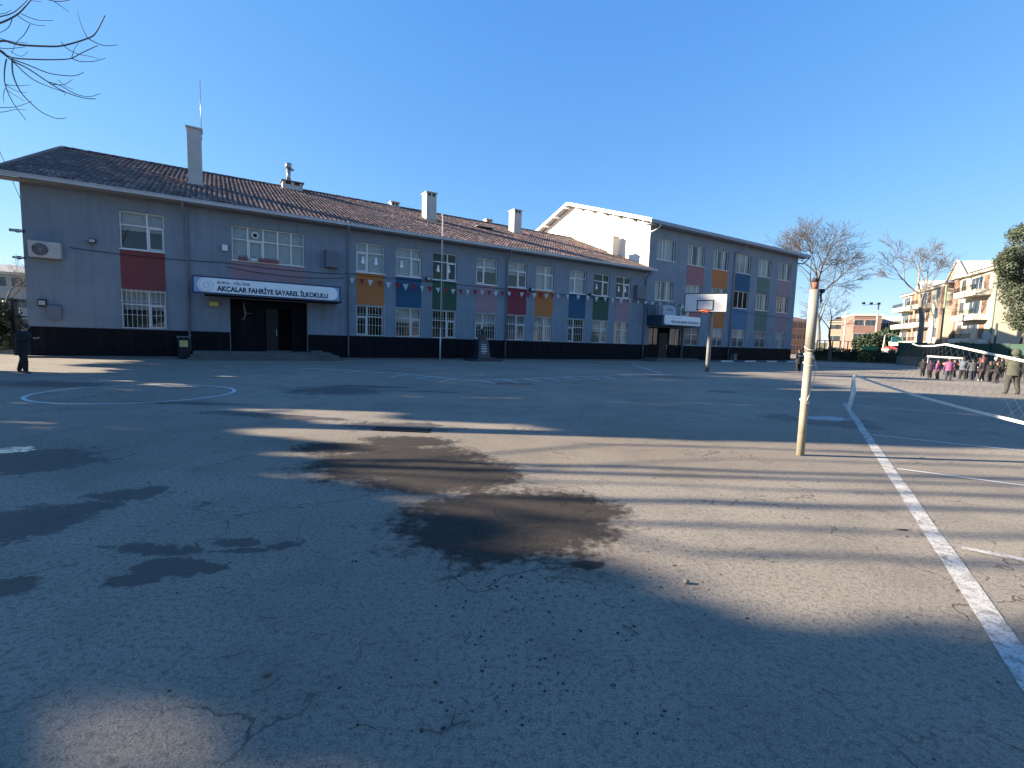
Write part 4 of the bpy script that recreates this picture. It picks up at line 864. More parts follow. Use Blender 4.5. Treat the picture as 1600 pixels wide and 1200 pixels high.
kids = [
 (1441, 588, 1.12, 'down', BLK, NVY, HAIR, {'lean': .3}, 'leftmost child of the group, dark jacket, stooping forward'),
 (1452, 591, 1.10, 'front', PURP, BLK, HAIR, {'lean': .15}, 'child in dark purple jacket between the leftmost child and the first pink one'),
 (1464, 593, 1.12, 'down', PINK, BLK, HAIRB, {}, 'left child in bright pink jacket and black trousers'),
 (1481, 594.5, 1.25, 'swing', PINK2, DNIM, HAIRB, {}, 'right child in long pink jacket and grey trousers'),
 (1490, 590, 1.15, 'down', REDC, BLK, HAIRB, {}, 'child in dark red standing just behind the right pink jacket'),
 (1503, 593, 1.30, ('up', 'down'), GBL, BLK, HAIR, {'bag': GBL}, 'child in grey-blue coat raising one hand to the head'),
 (1510, 592, 1.15, 'down', BLK, BLK, HAIR, {}, 'dark child partly hidden between grey-blue and slate coats'),
 (1518, 594, 1.22, 'down', GRY, DNIM, HAIR, {'bulk': 1.6}, 'child in puffy slate grey coat in the middle of the group'),
 (1526, 591, 1.05, 'front', WHC, DNIM, HAIRB, {}, 'small child in pale top half hidden right of the slate coat'),
 (1533, 595, 1.28, 'down', BRN, BRN, HAIRB, {'shoes': WSH}, 'child in brown clothes with white shoes'),
 (1534, 586, 1.55, 'front', REDC, BLK, HAIR, {}, 'taller person in dark red whose head shows above the children'),
 (1545, 597, 1.15, 'front', BLK, BLK, HAIRB, {}, 'black-clothed child left of the orange-collared one'),
 (1556, 599, 1.15, 'front', BLK, BRN, HAIRB, {'collar': ORNG}, 'black-clothed child with bright orange collar and shoulders'),
 (1553, 592, 1.36, 'down', NVY, BLK, HAIR, {'cap': WHC}, 'child in white knitted hat behind the orange collar'),
 (1563, 591, 1.32, 'down', BLK, BLK, HAIRB, {}, 'fair-faced child in black right of the white hat'),
 (1569, 588, 1.35, 'down', PURP, BLK, HAIRB, {}, 'child in dark coat just left of the olive hooded person'),
 (1597, 594, 1.25, 'front', BLK, BLK, HAIR, {}, 'dark-clothed child at the right edge, seen past the olive jacket'),
]
for i, (px, py, hh_, am, tp, lg, hr, ex, lab) in enumerate(kids):
    person(G(px, py), hh_, random.uniform(-.7, .5), tp, lg, hair=hr, arms=am, label=lab, group=GR, stance=random.uniform(.0, .04), stride=random.uniform(-.05, .05), **{'bulk': 1.35, **ex})
# barrier rail and orange bench behind the children
a = P(1449, 556.5, 34); b2 = P(1506, 560, 32); o = empty('barrier', (a.x, a.y, 0), 0, 'low white rail standing behind the pink-jacketed children', 'rail'); d = b2 - a
q = MB(); q.beam((0, 0, a.z), (d.x, d.y, b2.z), .08, .10); q.build('rail', WPAINT, o)
for f in (.03, .97): q = MB(); q.tube([(d.x * f, d.y * f, 0), (d.x * f, d.y * f, a.z + (b2.z - a.z) * f - .05)], .04, 6); q.build('post', GALV, o)
bo_ = P(1496, 569, 33); o = empty('bench', (bo_.x, bo_.y, 0), -.2, 'orange-topped table among the children', 'table'); q = MB(); q.box(-.7, .6, -.3, .3, bo_.z - .06, bo_.z + .06); q.build('table_top', ORNG, o)
for x in (-.6, .5):
    for y in (-.25, .25): q = MB(); q.tube([(x, y, 0), (x, y, bo_.z - .06)], .03, 5); q.build('leg', DARKM, o)

# ------------------------------------------------------------------ vegetation
def leaves(blobs, n, size, flat=.5, tail=.10):
    V = []; Fa = []
    for (cx, cy, cz, rx_, ry_, rz_) in blobs:
        p = rng.normal(size=(n, 3)); p /= np.linalg.norm(p, axis=1)[:, None]; r = rng.uniform(.15, 1, n) ** .45
        p = p * r[:, None] * (1 + tail * rng.normal(size=(n, 1))) * np.array([rx_, ry_, rz_]) + np.array([cx, cy, cz])
        a = rng.normal(size=(n, 3)); a /= np.linalg.norm(a, axis=1)[:, None]; b_ = np.cross(a, rng.normal(size=(n, 3))); b_ /= np.linalg.norm(b_, axis=1)[:, None]
        s = size * rng.uniform(.5, 1.2, (n, 1)); q = np.stack([p - a * s, p - b_ * s * flat, p + a * s, p + b_ * s * flat], 1).reshape(-1, 3); V.append(q)
    V = np.concatenate(V); k = len(V) // 4; return V, np.arange(4 * k).reshape(k, 4)
def leafobj(name, blobs, n, size, m, par, flat=.5, **kw):
    V, Fa = leaves(blobs, n, size, flat); me = bpy.data.meshes.new(name); k = len(Fa)
    me.vertices.add(4 * k); me.vertices.foreach_set('co', V.ravel()); me.loops.add(4 * k); me.loops.foreach_set('vertex_index', Fa.ravel().astype(np.int32)); me.polygons.add(k); me.polygons.foreach_set('loop_start', np.arange(0, 4 * k, 4, dtype=np.int32)); me.polygons.foreach_set('loop_total', np.full(k, 4, dtype=np.int32)); me.materials.append(m); me.update(calc_edges=True)
    return link_mesh(name, me, par, **kw)
def bare_tree(loc, hgt, trunk_r, seed, label, fork=.3, spread=.7, levels=6, m=BARK, tm=TWIG, forks=3, group=None, tw=.012, width=1.0, upb=.25):
    R_ = random.Random(seed); o = empty('bare_tree', loc, 0, label, 'tree', group); tr = MB(); tg = MB()
    def grow(p_, d, L_, r, lv):
        pts = [p_]; rr = [r]; k = 3
        for i in range(k):
            d = (d + Vector((R_.gauss(0, .13), R_.gauss(0, .13), R_.gauss(0, .08) + upb * .12))).normalized(); p_ = p_ + d * L_ / k; pts.append(p_); rr.append(max(tw * .6, r * (1 - .35 * (i + 1) / k)))
        (tr if lv >= levels - 2 else tg).tube(pts, rr, 7 if lv >= levels - 1 else (5 if lv > 2 else 3), cap=False)
        if lv <= 0: return
        n_ = forks if lv > 2 else R_.choice((2, 3, 4))
        for i in range(n_):
            a_ = R_.uniform(0, 2 * PI); sp_ = spread * R_.uniform(.5, 1.15) * (.35 if i == 0 else 1)
            pr_ = d.orthogonal().normalized(); pr_ = Matrix.Rotation(a_, 3, d) @ pr_
            nd_ = (d * math.cos(sp_) + pr_ * math.sin(sp_)); nd_ = Vector((nd_.x * width, nd_.y * width, nd_.z)).normalized()
            grow(p_ if i == 0 else pts[-1 - (i % 2)], nd_, L_ * R_.uniform(.62, .86), rr[-1] * (.85 if i == 0 else .65), lv - 1)
    tr.tube([(0, 0, -.05), (0, 0, .25), (0, 0, hgt * fork)], [trunk_r * 1.3, trunk_r, trunk_r * .8], 9, cap=False)
    grow(Vector((0, 0, hgt * fork)), Vector((R_.gauss(0, .05), 0, 1)).normalized(), hgt * (1 - fork) * .30, trunk_r * .8, levels)
    tr.build('trunk', m, o); tg.build('crown', tm, o); return o
GT = 'bare trees beyond the yard'
t1 = G(1259, 561.5); bare_tree(P(1258, 560, 72) * Vector((1, 1, 0)) if False else Vector((P(1258, 560, 72).x, 72, 0)), 21, .42, 3, 'large bare tree with dark forked trunk right of the wing corner', fork=.28, spread=.66, levels=6, tw=.030, width=1.15, forks=4)
bare_tree(Vector((P(1296, 560, 66).x, 66, 0)), 10.5, .22, 11, 'small bushy bare tree beside the pole, in front of the hedge', fork=.15, spread=.75, levels=5, tw=.025, width=1.25, group=GT)
bare_tree(Vector((P(1277, 560, 92).x, 92, 0)), 18, .35, 23, 'thin bare tree with leaning limbs behind the largest one', fork=.2, spread=.8, levels=5, tw=.03, width=1.35, group=GT)
bare_tree(Vector((P(1436, 545, 62).x, 62, 0)), 16.5, .34, 5, 'tall pale-barked bare tree in front of the cream apartments', fork=.36, spread=.66, levels=6, forks=3, m=BARKP, tm=mat('grey_brown_twigs', (.12, .10, .088), .9, .3, 5), tw=.026, width=1.1, group=GT)
bare_tree(Vector((P(1592, 545, 56).x, 56, 0)), 9.5, .18, 8, 'bare tree with long thin limbs beneath the pine at the right edge', fork=.25, spread=.9, levels=5, tw=.015, width=1.5, group=GT)
bare_tree(Vector((P(14, 545, 34).x, 34, 0)), 8.2, .12, 15, 'thin bare tree left of the school corner', fork=.2, spread=.7, levels=5, tw=.012, width=1.2)
# overhanging branch at the top left
o = empty('overhanging_tree', (-13.6, 7.6, 0), 0, 'bare tree whose thin branches hang into the top left corner', 'tree')
q = MB(); q.tube([(0, 0, 0), (.1, 0, 3), (.5, .1, 6), (1.3, .2, 8.4), (2.2, .3, 10.5)], [.32, .24, .2, .14, .06], 9); base = Vector((-13.6, 7.6, 0))
root = Vector((.9, .1, 7.3)); e1 = P(-30, 85, 8.0) - base; q.tube([root, root.lerp(e1, .5) + Vector((0, 0, .25)), e1], [.12, .09, .03], 7)
e2 = P(-20, 40, 8.4) - base; q.tube([(.9, .1, 7.3), tuple(e2)], [.08, .03], 6); q.build('trunk', BARK, o)
S_ = 5.333
strands = [([(-30, 85), (0, 64), (30, 70), (75, 72.5), (100, 71), (137, 60), (150, 51), (164, 24)], .018), ([(137, 60), (128, 42), (121, 18)], .007), ([(137, 60), (155, 69), (168, 71.5), (185, 70)], .008),
 ([(-30, 70), (0, 78), (18, 90), (60, 93), (95, 93), (112, 91), (127, 83), (153, 71)], .013), ([(112, 91), (125, 96), (145, 96), (165, 91)], .008), ([(112, 91), (116, 77), (123, 67)], .005), ([(96, 66), (104, 75), (120, 84), (140, 88), (155, 92)], .007),
 ([(-30, 60), (0, 80), (20, 95), (45, 108), (75, 128), (100, 143), (130, 153), (150, 154.5)], .014), ([(75, 128), (95, 134), (118, 147), (140, 151), (157, 146)], .008), ([(18, 92), (45, 102), (75, 114), (100, 118), (118, 118), (131, 113)], .010), ([(82, 132), (100, 132), (114, 124)], .006), ([(91, 125), (103, 135), (116, 140)], .005),
 ([(20, 96), (40, 115), (55, 126), (75, 135), (100, 144), (101, 149)], .009), ([(19, 92), (20, 115), (30, 140), (45, 158), (65, 175), (88, 185), (104, 184)], .011), ([(10, 92), (7, 110), (8, 132), (20, 160), (41, 188)], .010), ([(8, 132), (25, 134), (47, 133)], .006), ([(8, 132), (25, 142), (42, 145)], .006), ([(10, 140), (25, 150), (38, 158)], .005), ([(8, 138), (5, 150), (6, 161)], .005), ([(-20, 166), (0, 168), (25, 167), (50, 158)], .007), ([(-20, 176), (5, 175), (25, 171), (40, 172)], .006),
 ([(-30, 42), (0, 36), (25, 24), (38, 12), (55, -8)], .016), ([(-30, 30), (0, 26), (20, 20), (35, 8), (50, -8)], .010), ([(25, 22), (40, 33), (55, 39), (70, 40)], .007), ([(34, 22), (50, 29), (65, 32), (84, 32)], .007), ([(60, -6), (85, 2), (108, 0), (120, -8)], .008), ([(83, 1), (97, 11), (108, 19)], .006), ([(50, 1), (66, 3)], .005), ([(47, 38), (38, 54), (26, 66), (18, 84)], .006), ([(19, 30), (13, 43), (0, 51), (-10, 54)], .006),
 ([(-20, 72), (0, 75), (15, 76), (40, 73)], .008), ([(-20, 50), (0, 60), (25, 66), (43, 67)], .007), ([(17, 80), (28, 87), (37, 87), (43, 80)], .005), ([(0, 22), (10, 20), (18, 15)], .005), ([(-25, 0), (0, 7), (4, 9)], .008)]
q = MB()
for i, (st, r) in enumerate(strands):
    y0 = 8.0 + .25 * math.sin(i * 2.1); pts = [P(a_, b_, y0 + .0015 * (a_) + .02 * math.sin(a_ * .05)) - base for a_, b_ in st]
    k = len(pts); fine = []
    for j in range(k - 1):
        p0, p1, p2, p3 = pts[max(j - 1, 0)], pts[j], pts[j + 1], pts[min(j + 2, k - 1)]
        for t_ in (0, .33, .66): fine.append(.5 * ((2 * p1) + (p2 - p0) * t_ + (2 * p0 - 5 * p1 + 4 * p2 - p3) * t_ * t_ + (3 * p1 - p0 - 3 * p2 + p3) * t_ ** 3))
    fine.append(pts[-1]); n_ = len(fine); q.tube(fine, [r * (1 - .62 * a_ / n_) for a_ in range(n_)], 5)
q.build('branches', TWIG, o)
# evergreens: one in view at the right edge, others along the left side of the yard outside the frame
def pine(name, loc, blobs, trunk_h, trunk_r, n, size, label, m=LEAF, group=None):
    o = empty(name, loc, 0, label, 'tree', group); q = MB(); q.tube([(0, 0, -.05), (.05, 0, trunk_h * .5), (0, 0, trunk_h)], [trunk_r * 1.2, trunk_r, trunk_r * .35], 8); c = Vector((0, 0, 0))
    for (x, y, z, rx_, ry_, rz_) in blobs: q.tube([(0, 0, max(1, min(trunk_h, z) - .5)), (x, y, z)], [trunk_r * .35, .03], 5)
    q.build('trunk', BARK, o); leafobj('crown', blobs, n, size, m, o); return o
px0 = P(1604, 545, 50); bl = []
for px, py, r in ((1592, 365, 1.1), (1600, 385, 1.6), (1590, 400, 1.5), (1578, 398, .9), (1568, 408, .9), (1572, 420, 1.0), (1585, 425, 1.6), (1600, 430, 1.8), (1578, 440, 1.2), (1592, 450, 1.6), (1585, 465, 1.3), (1600, 480, 1.6), (1590, 495, 1.2), (1600, 505, 1.2), (1612, 400, 2), (1615, 450, 2.2), (1618, 360, 1.6), (1630, 490, 2)):
    p_ = P(px, py, 50 + random.uniform(-1.5, 1.5)); bl.append((p_.x - px0.x, p_.y - 50, p_.z, r * .95, r * .95, r * .8))
pine('pine_tree', (px0.x, 50, 0), bl, 13, .3, 1000, .13, 'grey-green pine cut off by the right edge of the photo', LEAFP)

TAN = math.tan(SUN_EL)
def shade_tree(X, Y, blobs, label, n=1000, size=.24, xr=1.1):
    # blobs are given as (Y, height, radius_y, radius_z); their shadow falls to the right along +X
    bl = [(random.uniform(-xr, xr) * .8, y - Y, z, xr, ry_, rz_) for y, z, ry_, rz_ in blobs]
    pine('evergreen_tree', (X, Y, 0), bl, max(b_[1] for b_ in blobs), .22, n, size, label, LEAF, 'evergreens along the left side of the yard')
def shadow_blobs(X, spec):
    """ground shade wanted: (x0, x1, y0, y1) -> blob in the plane of the tree row at X"""
    out = []
    for x0, x1, y0, y1 in spec:
        z0, z1 = (x0 - X) * TAN, (x1 - X) * TAN
        nz = max(1, round((z1 - z0) / max(.5, (y1 - y0)))); ny = max(1, round((y1 - y0) / max(.4, (z1 - z0))))
        for i in range(nz):
            for j in range(ny):
                out.append((y0 + (y1 - y0) * (j + .5) / ny, z0 + (z1 - z0) * (i + .5) / nz, (y1 - y0) / ny * .66, (z1 - z0) / nz * .66))
        for i in range(nz + 1):
            for j in range(ny + 1):
                fy, fz = (j / ny - .5) * .82 + .5, (i / nz - .5) * .82 + .5
                out.append((y0 + (y1 - y0) * fy, z0 + (z1 - z0) * fz, (y1 - y0) / ny * .36, (z1 - z0) / nz * .36))
    return out
XT = -24.0
near = shadow_blobs(XT, [(-6, -2.95, .3, 2.6), (-.12, 5.0, -.6, 2.3), (-2.9, -.3, -.3, 1.1), (-2.9, -.3, 2.55, 2.95), (-6, -2.2, 2.6, 3.4), (-2.6, .2, 2.6, 3.1), (-6, -.7, 2.9, 3.7), (-6, -1.5, 3.6, 4.5), (-8, -2.9, 4.4, 5.4), (-8, -3.7, 5.3, 6.3), (-9.5, -4.8, 6.2, 7.9), (-.5, .5, 2.2, 2.7)])
shade_tree(XT, 2.0, near, 'evergreen tree on the left side of the yard, nearest the camera', 1000, .17, .5)
mid_ = shadow_blobs(XT, [(-12, -5.6, 7.9, 10.2), (1.6, 10, 7.9, 9.4), (-4, 12, 9.8, 10.9), (-1.0, .6, 8.7, 9.3), (-14, -6, 10.4, 12.4), (-6, 16, 11.0, 13.2)])
shade_tree(XT, 9.5, mid_, 'evergreen tree on the left side of the yard, second from the camera', 900)
far_ = shadow_blobs(XT, [(-10, 17, 13.2, 15.2), (-14, 17, 14.4, 16.9), (-14, 9, 17.2, 19.2), (-17, -12.5, 12.6, 14.2)])
shade_tree(XT, 15.0, far_, 'evergreen tree on the left side of the yard, farthest from the camera', 900)
XT = -37.0
tall = shadow_blobs(XT, [(-16, 12, 18.6, 22.0), (-14, 11, 21.5, 26.0), (-12, 9, 25.5, 29.5)]) + [(27.4, 3.5 + 47.9 * TAN, .85, 1.3)]  # last crown lobe is added and shaped to shade part of the backboard
shade_tree(XT, 24.0, tall, 'tall evergreen tree beyond the left end of the school', 1100, .30)
# thin limbs that throw the long stripes across the sunlit asphalt
o = empty('bare_tree', (-19.0, 5.2, 0), 0, 'bare tree with spreading thin limbs left of the camera', 'tree'); q = MB(); q.tube([(0, 0, 0), (0, 0, 3.2), (0, .1, 4.2), (0, .2, 9)], [.16, .13, .1, .03], 8)
q.build('trunk', BARK, o); q = MB()
bl = []
for y, x0, x1, th in ((5.65, -1.4, 7.5, .16), (4.95, 0, 6, .07), (4.45, -.9, 6.5, .15), (3.85, .6, 5, .09), (3.3, 1.4, 3.6, .07), (6.95, 1.5, 8, .08), (6.3, 3, 8, .05)):
    z0, z1 = (x0 + 19) * TAN, (x1 + 19) * TAN; k = 6
    q.tube([(0, 0, z0 - 1.2)] + [(random.uniform(-.2, .2), (y - 5.2) + random.uniform(-.05, .05), z0 + (z1 - z0) * i / k) for i in range(k + 1)], [.03] + [th * .4] * (k + 1), 5)
    for i in range(5): zz = random.uniform(z0, z1); bl.append((random.uniform(-.3, .3), y - 5.2 + random.gauss(0, .04), zz, .3, th * .7, random.uniform(.15, .4)))
q.build('limbs', TWIG, o); leafobj('dry_leaves', bl, 30, .045, BUSH, o)
# the planting behind the photographer, seen only as reflections in the panes
BL = ['round evergreen at the right of the belt behind the photographer', 'taller evergreen second from the right behind the photographer', 'evergreen third from the right behind the photographer', 'evergreen near the middle of the belt behind the photographer', 'evergreen just left of the middle of the belt behind the photographer', 'tallest evergreen of the belt behind the photographer', 'leftmost evergreen of the belt behind the photographer', 'evergreen beyond the right edge, farthest forward of the rear belt']
for i, (x, y, h_) in enumerate(((52, 8, 9), (50, -6, 10), (44, -19, 8.5), (36, -31, 10), (25, -40, 9), (12, -46, 10.5), (-2, -50, 9), (58, 20, 8))):
    bl = [(random.uniform(-5, 5), random.uniform(-4, 4), random.uniform(1.2, h_ - 2.2), 4.2, 3.5, 2.2) for _ in range(9)]
    pine('evergreen_tree', (x, y, 0), bl, h_, .3, 160, .7, BL[i], LEAF, 'evergreens behind the photographer')

# ------------------------------------------------------------------ hedges, screens, fences at the edges of the yard
def hedge(a, b_, h_, d_, label, m=HEDGE, n=5000, size=.16, name='hedge'):
    a = Vector(a); b_ = Vector(b_); v = b_ - a; o = empty(name, a, math.atan2(v.y, v.x), label, 'hedge'); L_ = v.length; k = int(L_ / (h_ * .8)) + 1
    bl = [(L_ * (i + .5) / k, 0, h_ * (.5 + .05 * math.sin(i * 3.1)), L_ / k * .75, d_, h_ * .52) for i in range(k)]
    q = MB(); q.box(0, L_, -d_ * .5, d_ * .5, 0, h_ * .72); q.build('branches', m, o); leafobj('leaves', bl, n // k, size, m, o); return o
hL = P(1272, 560, 68); hR = P(1398, 560, 64); hedge((hL.x, hL.y, 0), (hR.x, hR.y, 0), 1.75, .6, 'dark clipped hedge along the yard edge behind the pole')
q = MB(); q.quad((hL.x - 14, 62, .006), (hR.x + 30, 50, .006), (hR.x + 40, 64, .006), (hL.x - 4, 76, .006)); q.build('planting_strip', mat('brown_soil', (.085, .07, .05), .95, .3, 1.5, bump=.5, bscale=8), kind='structure')
q = MB(); q.beam((hL.x - 12, 61.2, .06), (hR.x + 2, 58.5, .06), .2, .14); q.beam((hR.x + 2, 58.5, .06), (hR.x + 36, 48.5, .06), .2, .14); q.build('kerb', CONC, kind='structure')
sL = P(1402, 560, 56); sR = P(1640, 560, 43)
v = Vector((sR.x - sL.x, sR.y - sL.y, 0)); o = empty('screen_fence', (sL.x, sL.y, 0), math.atan2(v.y, v.x), 'dark green mesh-covered fence on a low wall behind the children', 'fence'); Lf = v.length
q = MB(); q.box(0, Lf, -.12, .12, 0, 1.0); q.build('low_wall', mat('grey_green_wall', (.10, .12, .11), .9, .2, 1.5), o)  # low wall in its own grey-green, lighter than the screen above
GSC = mat('green_screen_cloth', (.025, .06, .045), .85, .2, .8, bump=.3, bscale=6)
k = 9
for i in range(k):
    q = MB(); q.box(Lf * i / k + .04, Lf * (i + 1) / k - .04, -.03, .0, 1.0, 2.62 + .03 * math.sin(i * 2.3)); q.build('screen_panel', GSC, o)
    q = MB(); q.box(Lf * i / k - .035, Lf * i / k + .035, -.05, .05, 1.001, 2.7); q.build('post', DARKM, o)
# mesh fence beyond the hedge
fa = P(1276, 545, 80); fb = P(1350, 545, 78); o = empty('mesh_fence', (fa.x, 80, 0), 0, 'dark post-and-rail fence seen between bare trunks beyond the hedge', 'fence')
for i in range(6):
    q = MB(); q.box(i * (fb.x - fa.x) / 5 - .06, i * (fb.x - fa.x) / 5 + .06, -.06, .06, 0, 3.1); q.build('post', DARKM, o)
for z in (1.6, 3.05): q = MB(); q.box(-.1, fb.x - fa.x, -.03, .03, z - .05, z + .05); q.build('rail', DARKM, o)
# low open fence with benches right of the hedge
o = empty('dark_railing', (P(1362, 560, 60).x, 60, 0), 0, 'low dark railing between the green bush and the screened fence', 'railing'); wd = P(1400, 560, 60).x - P(1362, 560, 60).x
for z in (.35, .8, 1.3): q = MB(); q.box(0, wd, -.04, .04, z - .04, z + .04); q.build('rail', DARKM, o)
for i in range(5): q = MB(); q.box(wd * i / 4 - .05, wd * i / 4 + .05, -.06, .06, 0, 1.45); q.build('post', DARKM, o)
def bush(px, py_base, Y, rx_, rz_, label, m=BUSH, n=2500, size=.14, name='bush', base_z=0):
    c = P(px, py_base, Y); o = empty(name, (c.x, Y, base_z), 0, label, 'bush')
    bl = [(random.uniform(-.5, .5) * rx_, random.uniform(-.3, .3) * rx_, rz_ * random.uniform(.4, 1.3), rx_ * .55, rx_ * .5, rz_ * .5) for _ in range(6)]
    leafobj('leaves', bl, n // 6, size, m, o, flat=.6); q = MB()
    for x in (-.2, .1, .25): q.tube([(x * .3, 0, 0), (x * rx_, 0, rz_)], [.05, .02], 5)
    q.build('stem', BARK, o); return o
bush(1350, 562, 61, 1.0, .85, 'round light green bush at the right end of the hedge')
bush(1507, 540, 52, 1.6, 1.9, 'yellowish green bush rising above the screened fence', n=3500)
bush(1372, 548, 88, 4.0, 3.0, 'dark spreading evergreen in front of the red-brick block', HEDGE, 5000, .3, 'dark_tree')
bush(1392, 545, 92, 3.6, 3.8, 'second dark evergreen right of the red-brick block', HEDGE, 5000, .3, 'dark_tree')
bush(1350, 548, 86, 2.6, 2.2, 'dark shrub at the left of the spreading evergreen', HEDGE, 3000, .25)
# left edge: dark screened fence and hedge beyond the building
la = P(-60, 560, 24); lb = P(29, 560, 29.5); hedge((la.x, la.y, 0), (lb.x, lb.y, 0), 2.75, .5, 'tall dark hedge left of the school corner', n=6000, size=.15)
o = empty('gate_post', (P(27, 555, 26).x, 26, 0), 0, 'dark square gate post at the left school corner', 'post'); q = MB(); q.box(-.1, .1, -.1, .1, 0, 2.9); q.build('post', DARKM, o); q = MB(); q.box(.1, .75, -.03, .03, 2.75, 2.82); q.box(.1, .75, -.03, .03, 1.9, 1.97); q.build('rail', DARKM, o)
o = empty('utility_wire', (P(-20, 200, 33).x, 33, P(-20, 190, 33).z), 0, 'overhead wire slanting down behind the left roof corner', 'wire')
q = MB(); q.tube([(0, 0, 0), tuple(P(32, 310, 36) - P(-20, 190, 33))], .02, 4); q.build('wire', DARKM, o)

# ------------------------------------------------------------------ distant buildings
CREAM = mat('cream_render', (.52, .47, .36), .9, .05, .5, dirt=(.45, .40, .31), dscale=.2); BAND = mat('white_balcony', (.48, .45, .38), .85, .05, 1); BRICKC = mat('terracotta_render', (.27, .18, .14), .9, .1, 1); PALE = mat('pale_grey_render', (.30, .30, .28), .9, .06, .6)
BROWNR = mat('brown_roof', (.16, .085, .06), .9, .2, 2); DGL = mat('far_window_glass', (.04, .05, .06), .12, .2, 2); SHUT = mat('brown_shutter', (.16, .10, .07), .8, .2, 2); REDW = mat('red_brick_render', (.22, .125, .10), .9, .1, 1)
def block(A, B, depth, n_st, fh, cols_, m, label, z0=0.0, roofm=None, balc=None, name='apartment_building', trim=None, roof_h=1.6, accents=None, win_m=DGL, parapet=False):
    """front runs from A to B (left to right seen from outside), storeys fh high; features built in local x along the front, -y outwards"""
    A = Vector((A[0], A[1], 0)); B = Vector((B[0], B[1], 0)); v = B - A; L_ = v.length; o = empty(name, (A.x, A.y, z0), math.atan2(v.y, v.x), label, 'building'); Ht = n_st * fh
    q = MB(); q.box(0, L_, 0, depth, 0, Ht); q.build('wall', m, o)
    if roofm:
        q = MB(); e = .6; q.add([(-e, -e, Ht), (L_ + e, -e, Ht), (L_ + e, depth + e, Ht), (-e, depth + e, Ht), (-e * 0 + depth * .4, depth / 2, Ht + roof_h), (L_ - depth * .4, depth / 2, Ht + roof_h)], [(0, 1, 5, 4), (1, 2, 5), (2, 3, 4, 5), (3, 0, 4), (3, 2, 1, 0)]); q.build('roof', roofm, o)
        q = MB(); q.box(-.4, L_ + .4, -.42, -.01, Ht - .35, Ht - .02); q.build('cornice', trim or BAND, o)
    elif parapet:
        q = MB(); q.box(-.2, L_ + .2, -.2, depth + .2, Ht, Ht + .5); q.build('parapet', trim or BAND, o)
    for s in range(n_st):
        for i, (c, wd, kind) in enumerate(cols_):
            x = L_ * c; zb = s * fh
            if kind == 'w':
                f = MB(); f.box(x - wd / 2 - .08, x + wd / 2 + .08, -.06, -.005, zb + .9, zb + 2.5); fo = f.build('window', trim or BAND, o)
                f = MB(); f.box(x - wd / 2, x - .03, -.075, -.062, zb + .98, zb + 2.42); f.box(x + .03, x + wd / 2, -.075, -.062, zb + .98, zb + 2.42); f.build('pane', win_m, fo)
            elif kind == 'b':
                f = MB(); f.box(x - wd / 2, x + wd / 2, -1.5, -.005, zb - .28, zb + .02); f.box(x - wd / 2, x + wd / 2, -1.55, -1.42, zb + .021, zb + .45); f.box(x - wd / 2, x - wd / 2 + .12, -1.419, -.005, zb + .021, zb + .45); f.box(x + wd / 2 - .12, x + wd / 2, -1.419, -.005, zb + .021, zb + .45)
                fo = f.build('balcony', BAND, o); f = MB(); f.box(x - wd / 2, x + wd / 2, -1.52, -1.46, zb + 1.0, zb + 1.05)
                for t_ in np.arange(x - wd / 2, x + wd / 2, .25): f.box(t_, t_ + .03, -1.51, -1.47, zb + .451, zb + 1.0)
                f.build('railing', DARKM, fo)
                f = MB(); f.box(x - wd * .38, x + wd * .1, -.05, -.004, zb + .1, zb + 2.35); fo = f.build('window', UPVC, o); f = MB()
                k = 3
                for t_ in range(k): f.box(x - wd * .38 + wd * .48 * t_ / k + .05, x - wd * .38 + wd * .48 * (t_ + 1) / k - .05, -.065, -.052, zb + .18, zb + 2.28)
                f.build('pane', win_m, fo); f = MB(); f.box(x + wd * .16, x + wd * .36, -.05, -.004, zb + .1, zb + 2.35); f.build('door', SHUT, o)
    for a, b_, am in accents or []:
        q = MB(); q.box(L_ * a, L_ * b_, -.3, -.003, 0, Ht); q.build('pilaster', am, o)
    return o
nearp = P(1547, 540, 58); farp = P(1484, 540, 68); far2 = P(1404, 540, 84)
big = block((farp.x, 68), (nearp.x, 58), 9, 4, 3.05, [(.22, 1.2, 'w'), (.62, 6.0, 'b')], CREAM, 'cream apartment block with deep curved balconies and a terracotta pilaster', roofm=BROWNR, accents=[(-.0, .10, BRICKC)], roof_h=1.8)
q = MB(); L_ = (Vector((nearp.x, 58)) - Vector((farp.x, 68))).length; Ht = 12.2
q.add([(-1.2, -.6, Ht - .3), (4.2, -.6, Ht - .3), (1.3, -.6, Ht + 2.1), (-1.2, 4, Ht - .3), (4.2, 4, Ht - .3), (1.3, 4, Ht + 2.1)], [(0, 1, 2), (0, 2, 5, 3), (1, 4, 5, 2)]); q.build('gable', CREAM, big)
q = MB(); q.beam((-1.5, -.68, Ht - .45), (1.3, -.68, Ht + 2.2), .3, .16); q.beam((1.3, -.68, Ht + 2.2), (4.5, -.68, Ht - .45), .3, .16); q.build('gable_trim', BAND, big)
q = MB(); q.tube([(L_ * .55, 3, 13), (L_ * .55, 3, 16.5)], .05, 5); q.build('antenna', DARKM, big)
side = [(s * 3.05) for s in range(4)]
for s in range(4):
    f = MB(); f.box(L_ + .002, L_ + .06, 3.0, 4.6, s * 3.05 + .9, s * 3.05 + 2.4); fo = f.build('window', BAND, big); f = MB(); f.box(L_ + .061, L_ + .075, 3.1, 4.5, s * 3.05 + 1, s * 3.05 + 2.3); f.build('pane', DGL, fo)
sec = block((far2.x, 84), (farp.x - .8, 68.6), 10, 4, 2.85, [(.18, 5.5, 'b'), (.58, 5.0, 'b'), (.86, 1.3, 'w')], CREAM, 'farther cream apartment block with stacked balconies behind the bare tree', roofm=BROWNR, accents=[(.36, .40, BRICKC), (.93, .97, BRICKC)], roof_h=1.6)
